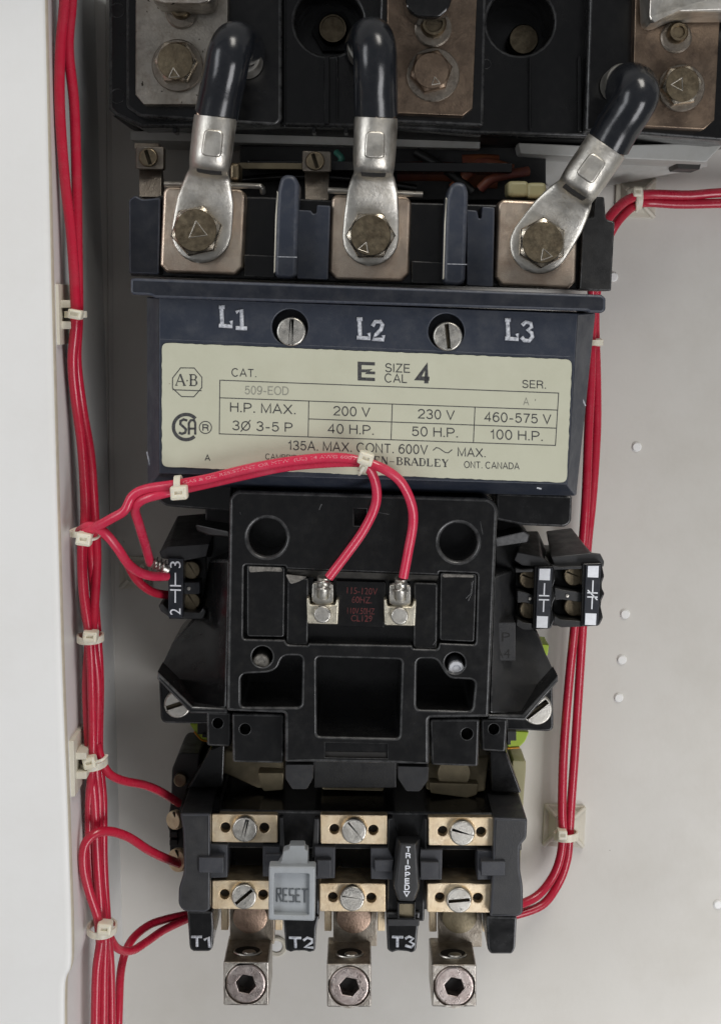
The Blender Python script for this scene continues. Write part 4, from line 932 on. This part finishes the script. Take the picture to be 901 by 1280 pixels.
# reset button
rb = plate('reset_button', rp([(336, 1083), (394.5, 1083.5), (393.5, 1152), (335.5, 1150.5)], 3, 3), 96, 90, 'grey_button', O, r=1.0,
           holes=[(rp([(343, 1092), (386.5, 1092.5), (386, 1144.5), (342.5, 1143.5)], 1.5, 2), 93.2, .6)])
block('reset_stem', [(354, 1064, 90), (361.5, 1062, 90), (362, 1057, 90), (381, 1057, 90), (381, 1062, 90), (385, 1063, 90), (385, 1090, 94), (345, 1090, 94), (352, 1076, 92)], 84, 'grey_button', rb, .6)
xs = 345.5
gl = {'R': [[(0, 16), (0, 0), (5, 0), (5, 7), (0, 7)], [(2.2, 7), (5.5, 16)]], 'E': [[(5, 0), (0, 0), (0, 16), (5, 16)], [(0, 8), (4, 8)]], 'S': [[(5, 0), (0, 0), (0, 8), (5, 8), (5, 16), (0, 16)]], 'T': [[(0, 0), (5.4, 0)], [(2.7, 0), (2.7, 16)]]}
st2 = []
for k, ch in enumerate('RESET'):
    for q in gl[ch]: st2.append([(346.3+k*7.9+x, 1110.5+y+k*.25) for x, y in q])
molded('moulded_lettering', st2, 1.9, 93.3, 'button_grime', rb, .5)
# trip flag
tf = block('trip_flag', [(500, 1053, 84), (519.5, 1054, 84), (523, 1110, 84), (517, 1127, 84), (498, 1126, 84), (492, 1108, 84)], 64, 'charcoal', O, .7, back=[(491, 1040, 64), (529, 1041, 64), (527, 1100, 64), (523, 1118, 64), (494, 1118, 64), (490, 1100, 64)])
tl = plate('flag_face', rp([(501, 1055), (518.5, 1055.5), (521, 1110), (515.5, 1125), (499, 1124.5), (495, 1108)], 2, 2), 84.4, 82, 'charcoal', tf, r=.3)
I2 = ([], [])
for k, ch in enumerate('TRIPPED'):
    cxx = 510.2-k*.28; hw = .5 if ch == 'I' else 2.7
    sans(I2, ch, cxx-hw, 1064.8+k*7.9, cxx+hw, 6.2, 0, .22)
ribbon(I2, [(504.8, 1114.3), (511.6, 1114.6), (508, 1120.5)], 1.1, True)
ink('lettering', I2, 84.46, 'print_white', tl)
plate('flag_window', rp([(496, 1127), (519.5, 1127.5), (519, 1150), (496, 1149.5)], 1, 1), 70, 60, 'black_plastic', O, r=.4, holes=[([(498.5, 1129.5), (518, 1130), (517.5, 1147.5), (498.5, 1147)], 68, .2)])
box('window_flag', 499, 1130, 517.5, 1147, 68.4, 67, 'phenolic', O, 0)
box('column_step', 484, 1149, 524, 1158, 69, 50, 'charcoal', O, .5)
# tongue lugs at the bottom
for k, (x0, x1, y0, y1, cx, cy, mat_) in enumerate(((279.5, 336, 1202.5, 1257, 307.5, 1230, 'socket'), (408.5, 464, 1205, 1259, 436.5, 1233.5, 'socket'), (539.5, 595, 1206, 1258.5, 567.5, 1233.5, 'socket'))):
    lg = plate('wire_lug', rp(rect(x0, y0, x1, y1), 1.5, 1), 66, 38, 'aluminium', O, r=.6, holes=[(circ(cx, cy, 26.2, 32), 60, .3)])
    # clamping screw with hexagon socket
    hexp = [(cx+12.5*math.cos(R(60*q+12)), cy+.5+12.5*math.sin(R(60*q+12))) for q in range(6)]
    plate('socket_screw', circ(cx, cy, 25.6, 36), 65.6, 58, mat_, lg, r=1.3, holes=[(hexp, 60, .5)])
    plate('socket_floor', hexp, 60.15, 59.5, 'dark_hole', lg, r=0)
    # dimple in the top face and the tongue that runs up under the terminal block
    u = U(50, 1180)
    zt = P(cx, y0, 66).z; xc = P(cx, y0, 66).x
    c0 = Vector((xc, -.0555, zt+.0001)); lp = lambda r_, h: [c0+Vector((math.cos(2*math.pi*q/24)*r_, math.sin(2*math.pi*q/24)*r_*.75, h)) for q in range(24)]
    loft('dimple', [lp(.0062, 0), lp(.0060, .0005), lp(.0052, .0006), lp(.0040, -.0010+.0012)], 'steel', lg)
    loft('dimple_floor', [lp(.0055, .00062), lp(.0001, .00064)], 'dark_hole', lg)
    c0 = c0+Vector((.0008, -.0022, .0006)); loft('dimple_tip', [lp(.0030, 0), lp(.0026, .0005), lp(.0001, .0007)], 'steel', lg)
    box('tongue', x0+8, 1128, x1+7, y0-22, 43, 38, 'dirty_tongue', lg, .4)
    for ex in (x0-3, x1+8): box('tongue_flank', ex, 1132, ex+9, 1163+k, 40, 34, 'brass', lg, .4)
    turned('copper_rivet', (x0+x1)/2+6, 1141, 43, [(22, 0), (22, 4), (21, 5), (18, 5.3), (0, 5.4)], 'rivet_copper' if k < 2 else 'phenolic', lg)
# straps from contactor to relay
for pts, y in (([(278, 938), (355, 940), (355, 975), (336, 986), (322, 986), (278, 966)], 0), ([(400, 950), (482, 952), (480, 990), (402, 988)], 1), ([(533, 952), (612, 944), (606, 990), (590, 992), (532, 988)], 2)):
    s_ = block('bus_strap', [(x, yy, 42 if yy < 970 else 48) for x, yy in pts], 30, 'phenolic', O, 1.2)
turned('strap_bolt', 566, 962, 44, [(22, 0), (22, 4), (20, 6), (0, 6)], 'phenolic', O, 20)
for pts in ([(322, 966), (355, 966), (354, 988), (330, 990), (326, 984)], [(536, 978), (598, 980), (596, 994), (584, 998), (538, 992)]):
    block('strap_step', [(x, y, 52) for x, y in pts], 36, 'phenolic', O, .8)
# side contact carrier with small screws
sc_ = plate('side_carrier', rp([(222, 945), (226, 941), (250, 942), (246, 1000), (232, 1090), (213, 1086), (212, 1040), (209, 1032), (214, 1000), (215, 962)], 2, 1), 40, 8, 'black_matte', O, r=.8)
slotted('small_screw', 225.5, 976, 44, 8.5, 40, sc_, mat='zinc_bolt', h=3)
turned('side_screw', 222, 1024, 52, [(12, 0), (12, 2.2), (11, 3), (0, 3.1)], 'brass', sc_, 16, axis=(-.55, -.8, .1))
turned('side_screw', 226, 1074, 56, [(15, 0), (15, 2.2), (14, 3), (0, 3.1)], 'brass', sc_, 16, axis=(-.55, -.8, .1))
for x, y, dd, r_ in ((221, 1024, 54.6, 11), (225, 1073.5, 58.6, 14)):
    molded('screw_slot', [[(x-r_*.35, y-r_*.75), (x+r_*.35, y+r_*.75)]], 3.0, dd, 'dark_slot', sc_, .5)
for y in (1040, 1050): box('side_fin', 212, y, 222, y+7, 44, 20, 'black_matte', sc_, .3)
plate('gasket', rp([(640, 950), (657, 951), (657, 962), (654, 1000), (650, 1078), (640, 1078)], 2, 1), 22, 2, 'cream_plastic', O, r=.6)

# ================================================================== WIRES
WR = 6.1
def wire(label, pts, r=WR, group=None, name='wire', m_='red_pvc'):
    w_ = [P(*p) for p in pts]
    d = sum(p[2] for p in pts)/len(pts)
    o = tube(name, w_, r*U(d), m_, None, n=14, sub=7)
    return tag(o, label, 'wire', group)
c1 = [(103, 668, 108), (118, 660, 112), (140, 648, 116), (156, 638, 118), (166, 620, 119), (184, 611, 120), (224, 605, 123), (262, 598, 124), (310, 586, 124.5), (360, 577, 124.5), (410, 572, 125), (445, 575, 126), (462, 587, 125), (470, 608, 122), (469, 632, 120), (455, 662, 118), (434, 692, 117), (411, 722, 116)]
wire('red control wire curving over the nameplate to the left coil terminal', c1, m_='red_pvc_lit')
wire('red control wire over the nameplate ending at the right coil terminal', [(188, 704, 88), (182, 682, 98), (174, 655, 110), (169, 636, 116), (178, 625, 119), (200, 618, 121), (226, 612, 120), (262, 604, 120), (310, 593, 120.5), (360, 583, 121), (420, 578, 122), (458, 579, 126), (483, 588, 126), (502, 604, 124), (514, 630, 120), (516, 655, 118), (510, 690, 117), (504, 722, 116)], m_='red_pvc_lit')
g2 = None
wire('red control wire from the branch tie to the upper screw of the left auxiliary contact', [(100, 664, 104), (112, 658, 110), (130, 665, 112), (147, 685, 108), (160, 704, 102), (174, 715, 96), (190, 720, 92), (209, 720, 86)], m_='red_pvc_lit')
wire('red control wire looping lowest into the left auxiliary contact', [(104, 668, 104), (122, 664, 104), (140, 676, 100), (156, 698, 96), (168, 720, 90), (180, 733, 86), (194, 741, 82), (212, 744, 76)], 5.6)
# vertical bundle on the left wall
wire('leftmost red wire of the vertical bundle along the side wall', [(82, -80, 106), (81, 0, 106), (76, 60, 105), (75, 130, 104), (81, 220, 103), (90, 300, 103), (95, 392, 103), (91, 450, 100), (95, 500, 96), (103, 560, 94), (107, 640, 92), (103, 700, 94), (107, 760, 94), (112, 797, 92), (109, 860, 92), (113, 950, 94), (118, 1000, 92), (122, 1080, 90), (127, 1163, 90), (121, 1220, 92), (119, 1330, 94)], 6.4)
wire('second red wire of the vertical bundle, bowing right above the topmost tie', [(91, -80, 102), (90, 0, 102), (86, 60, 101), (93, 130, 98), (96, 220, 97), (97, 300, 97), (98, 392, 98), (96, 450, 96), (103, 510, 92), (113, 570, 90), (118, 640, 88), (121, 700, 88), (118, 760, 90), (116, 797, 92), (122, 860, 90), (120, 950, 92), (124, 1000, 88), (124, 1080, 88), (131, 1163, 88), (130, 1220, 90), (129, 1330, 92)], 6.4)
wire('thin red wire at the back of the vertical bundle below the branch', [(112, 610, 84), (112, 660, 88), (116, 720, 88), (121, 780, 86), (125, 850, 84), (124, 940, 86), (129, 1000, 84), (130, 1080, 84), (135, 1163, 84), (139, 1220, 86), (140, 1330, 88)], 5.6)
wire('red wire of the bundle emerging from the branch tie downward', [(104, 664, 98), (102, 690, 98), (104, 740, 98), (112, 797, 97), (115, 860, 96), (116, 950, 97), (112, 1000, 92), (113, 1080, 88), (124, 1163, 86), (126, 1220, 86), (124, 1330, 86)], 5.6)
wire('red wire branching right to the upper brass screw of the overload relay', [(122, 930, 92), (128, 953, 92), (138, 968, 88), (155, 976, 82), (180, 981, 74), (200, 989, 66), (224, 1004, 54)], 5.6)
wire('red wire arching out of the bundle to the lower brass screw of the overload relay', [(127, 1175, 92), (122, 1145, 96), (112, 1115, 99), (105, 1085, 100), (106, 1058, 100), (118, 1043, 98), (136, 1039, 94), (160, 1046, 86), (185, 1062, 76), (205, 1072, 66), (226, 1080, 58)])
wire('dark red wire rising from the bottom edge to behind foot T1', [(147, 1330, 74), (149, 1260, 70), (152, 1210, 64), (163, 1178, 56), (184, 1158, 46), (208, 1149, 38), (240, 1142, 28)], 5.4)
wire('dark red wire dipping from the lowest tie to behind foot T1', [(130, 1150, 84), (140, 1176, 80), (150, 1187, 74), (166, 1188, 66), (184, 1177, 56), (206, 1162, 44), (240, 1146, 30)], 5.4)
# pairs on the right
wire('upper red wire entering at the right edge and hanging inner right of the contactor', [(990, 240, 14), (901, 241, 14), (860, 244, 15), (810, 243, 18), (788, 248, 22), (772, 259, 27), (757, 278, 30), (744, 310, 27), (740, 350, 23), (739, 400, 20), (738, 470, 20), (735, 540, 20), (732, 620, 21), (727, 690, 20), (718, 780, 18), (710, 860, 16), (704, 940, 14), (702, 1010, 15), (703, 1045, 15), (699, 1075, 15), (688, 1100, 16), (668, 1122, 20), (635, 1136, 26)], 5.8)
wire('lower red wire entering at the right edge and hanging outer right of the contactor', [(990, 252, 14), (901, 254, 14), (850, 255, 14), (810, 253, 15), (794, 256, 18), (780, 267, 22), (766, 285, 24), (752, 315, 21), (746, 355, 18), (743, 400, 16), (745, 470, 15), (745, 540, 15), (740, 620, 15), (733, 690, 15), (728, 780, 14), (723, 860, 13), (718, 940, 12), (713, 1010, 12), (711, 1045, 12), (708, 1075, 12), (697, 1105, 13), (676, 1132, 17), (635, 1146, 22)], 5.8)
# crimped ends at the left auxiliary contact
cr = thing('crimp_terminal', 'ridged bare metal crimp beside the figure 3 of the left auxiliary contact', 'crimp', P(198, 706, 86))
tube('barrel', [P(187, 702, 88), P(196, 706, 88), (P(210, 712, 86))], 6*U(88), 'steel', cr, n=12)
for x, y in ((194, 705), (199, 707), (204, 709)):
    tube('crimp_ridge', [P(x+3, y-8, 89), P(x+1, y-2, 91.5), P(x-2, y+6, 89)], 1.4*U(88), 'steel', cr, n=6)
# printing along the upper wire
cw = catmull([P(*p) for p in c1], 7)
acc = [0]
for i in range(1, len(cw)): acc.append(acc[-1]+(cw[i]-cw[i-1]).length)
def along(s_):
    for i in range(1, len(cw)):
        if acc[i] >= s_: t_ = (s_-acc[i-1])/(acc[i]-acc[i-1]); return cw[i-1].lerp(cw[i], t_), (cw[i]-cw[i-1]).normalized()
    return cw[-1], (cw[-1]-cw[-2]).normalized()
ia = 6*7; ib = 12*7-2
wires = [o for o in col.objects if o.name == 'wire']
for words, fa, fb in ((('GAS & OIL RESISTANT OR MTW  (UL) 14 AWG 600V VW'), acc[ia]+.002, acc[ib]+.001),):
    v, f = glyphs(words); rad = WR*U(122)*1.012; Vp = []
    for a, b in v:
        c_, tg = along(fa+a*(fb-fa)); tw = (cam_loc-c_); tw = (tw-tg*tw.dot(tg)).normalized(); sd = tw.cross(tg)
        if sd.z < 0: sd = -sd
        th = (b-.2)*.00115/rad
        Vp.append(c_+(tw*math.cos(th)+sd*math.sin(th))*rad)
    mk('lettering', Vp, f, 'wire_print', wires[0], smooth=False, recalc=False)

# ================================================================== TIES AND MOUNTS
mount(794, 247, 0, 25, 2, 'square pale tie mount under the two wires at the right edge')
mount(705, 1033, 0, 26, 3, 'square pale tie mount under the two wires low on the right')
mount(170, 716, 0, 20, 0, 'dim square tie mount on the panel behind the left branch wires')
tie(796, 248, 16, 0, 12, 5, 9, (797, 240, 0), 'cable tie round the two wires at the right edge', hs=(6, 6), tail=[(797, 246, 23), (796, 258, 23), (795, 264, 16)])
tie(741, 428, 18, 90, 10, 5, 7, (748, 428, 0), 'cable tie half hidden behind the right edge of the arc cover', hs=(5, 5), hd=-8)
tie(707, 1044, 13, 88, 13, 4.5, 9, (703, 1045, 0), 'cable tie on the mount low on the right', hs=(6, 6))
tie(95, 393, 100, 90, 11, 5.5, 8, (93, 393, 10), 'topmost cable tie on the left bundle beside the contactor lip', hs=(9, 6))
tie(104, 664, 103, 84, 13, 8, 7, (104, 675, 8), 'cable tie at the branch point left of the nameplate', hs=(9.5, 8), hd=1, tail=[(113, 675, 112), (122, 672, 110), (128, 664, 104)])
tie(113.5, 797, 92, 90, 14, 7, 8, (112, 797, 5), 'cable tie on the left bundle just below the left auxiliary contact', hs=(9, 7))
tie(117, 953, 92, 85, 15, 8, 8, (111, 955, -12), 'cable tie on the left bundle at the wall mount beside the relay', hs=(8, 7.5), tail=[(118, 953, 102), (128, 950, 102), (134, 944, 98)])
tie(128, 1160, 89, 92, 16, 8, 8, (130, 1163, 5), 'lowest cable tie on the left bundle beside foot T1', hs=(9, 7.5))
tie(224, 609, 122, -6, 12, 5.5, 8, (223, 617, -4), 'cable tie on the two wires at the lower left nameplate corner', hs=(10.5, 8.5), hd=0)
tie(456, 577, 125.5, 20, 11, 5.5, 10, (457, 574, 18), 'cable tie on the two wires covering part of the maker name', hs=(9.5, 8), hd=0, tail=[(455, 583, 132), (451, 590, 131), (449, 593, 126)])
# mounts stuck on the side wall, seen edge on
def wall_mount(y, d, label):
    t = thing('cable_tie_mount', label, 'tie mount', P(80, y, d))
    z = P(80, y, d).z; x = -.1150
    # wall tilts outward a little near the flange
    fx = P(66 if y < 600 else 85, y, 110).x
    def bx(x0, x1, y0, y1, z0, z1, nm, bev=.5):
        V = [Vector((a, -b, c)) for a in (x0, x1) for b in (y0, y1) for c in (z0, z1)]
        mk(nm, V, [(0, 1, 3, 2), (4, 6, 7, 5), (0, 4, 5, 1), (2, 3, 7, 6), (0, 2, 6, 4), (1, 5, 7, 3)], 'mount', t, bevel=(bev, 2, None))
    bx(fx-.002, fx+.0022, .083, .108, z-.0115, z+.0115, 'base')
    bx(fx+.0018, fx+.0062, .088, .104, z+.0025, z+.0055, 'cradle'); bx(fx+.0018, fx+.0062, .088, .104, z-.0055, z-.0025, 'cradle')
    return t
wall_mount(393, 96, 'pale tie mount stuck edge-on to the side wall near the top')
wall_mount(950, 96, 'pale tie mount stuck edge-on to the side wall beside the relay')
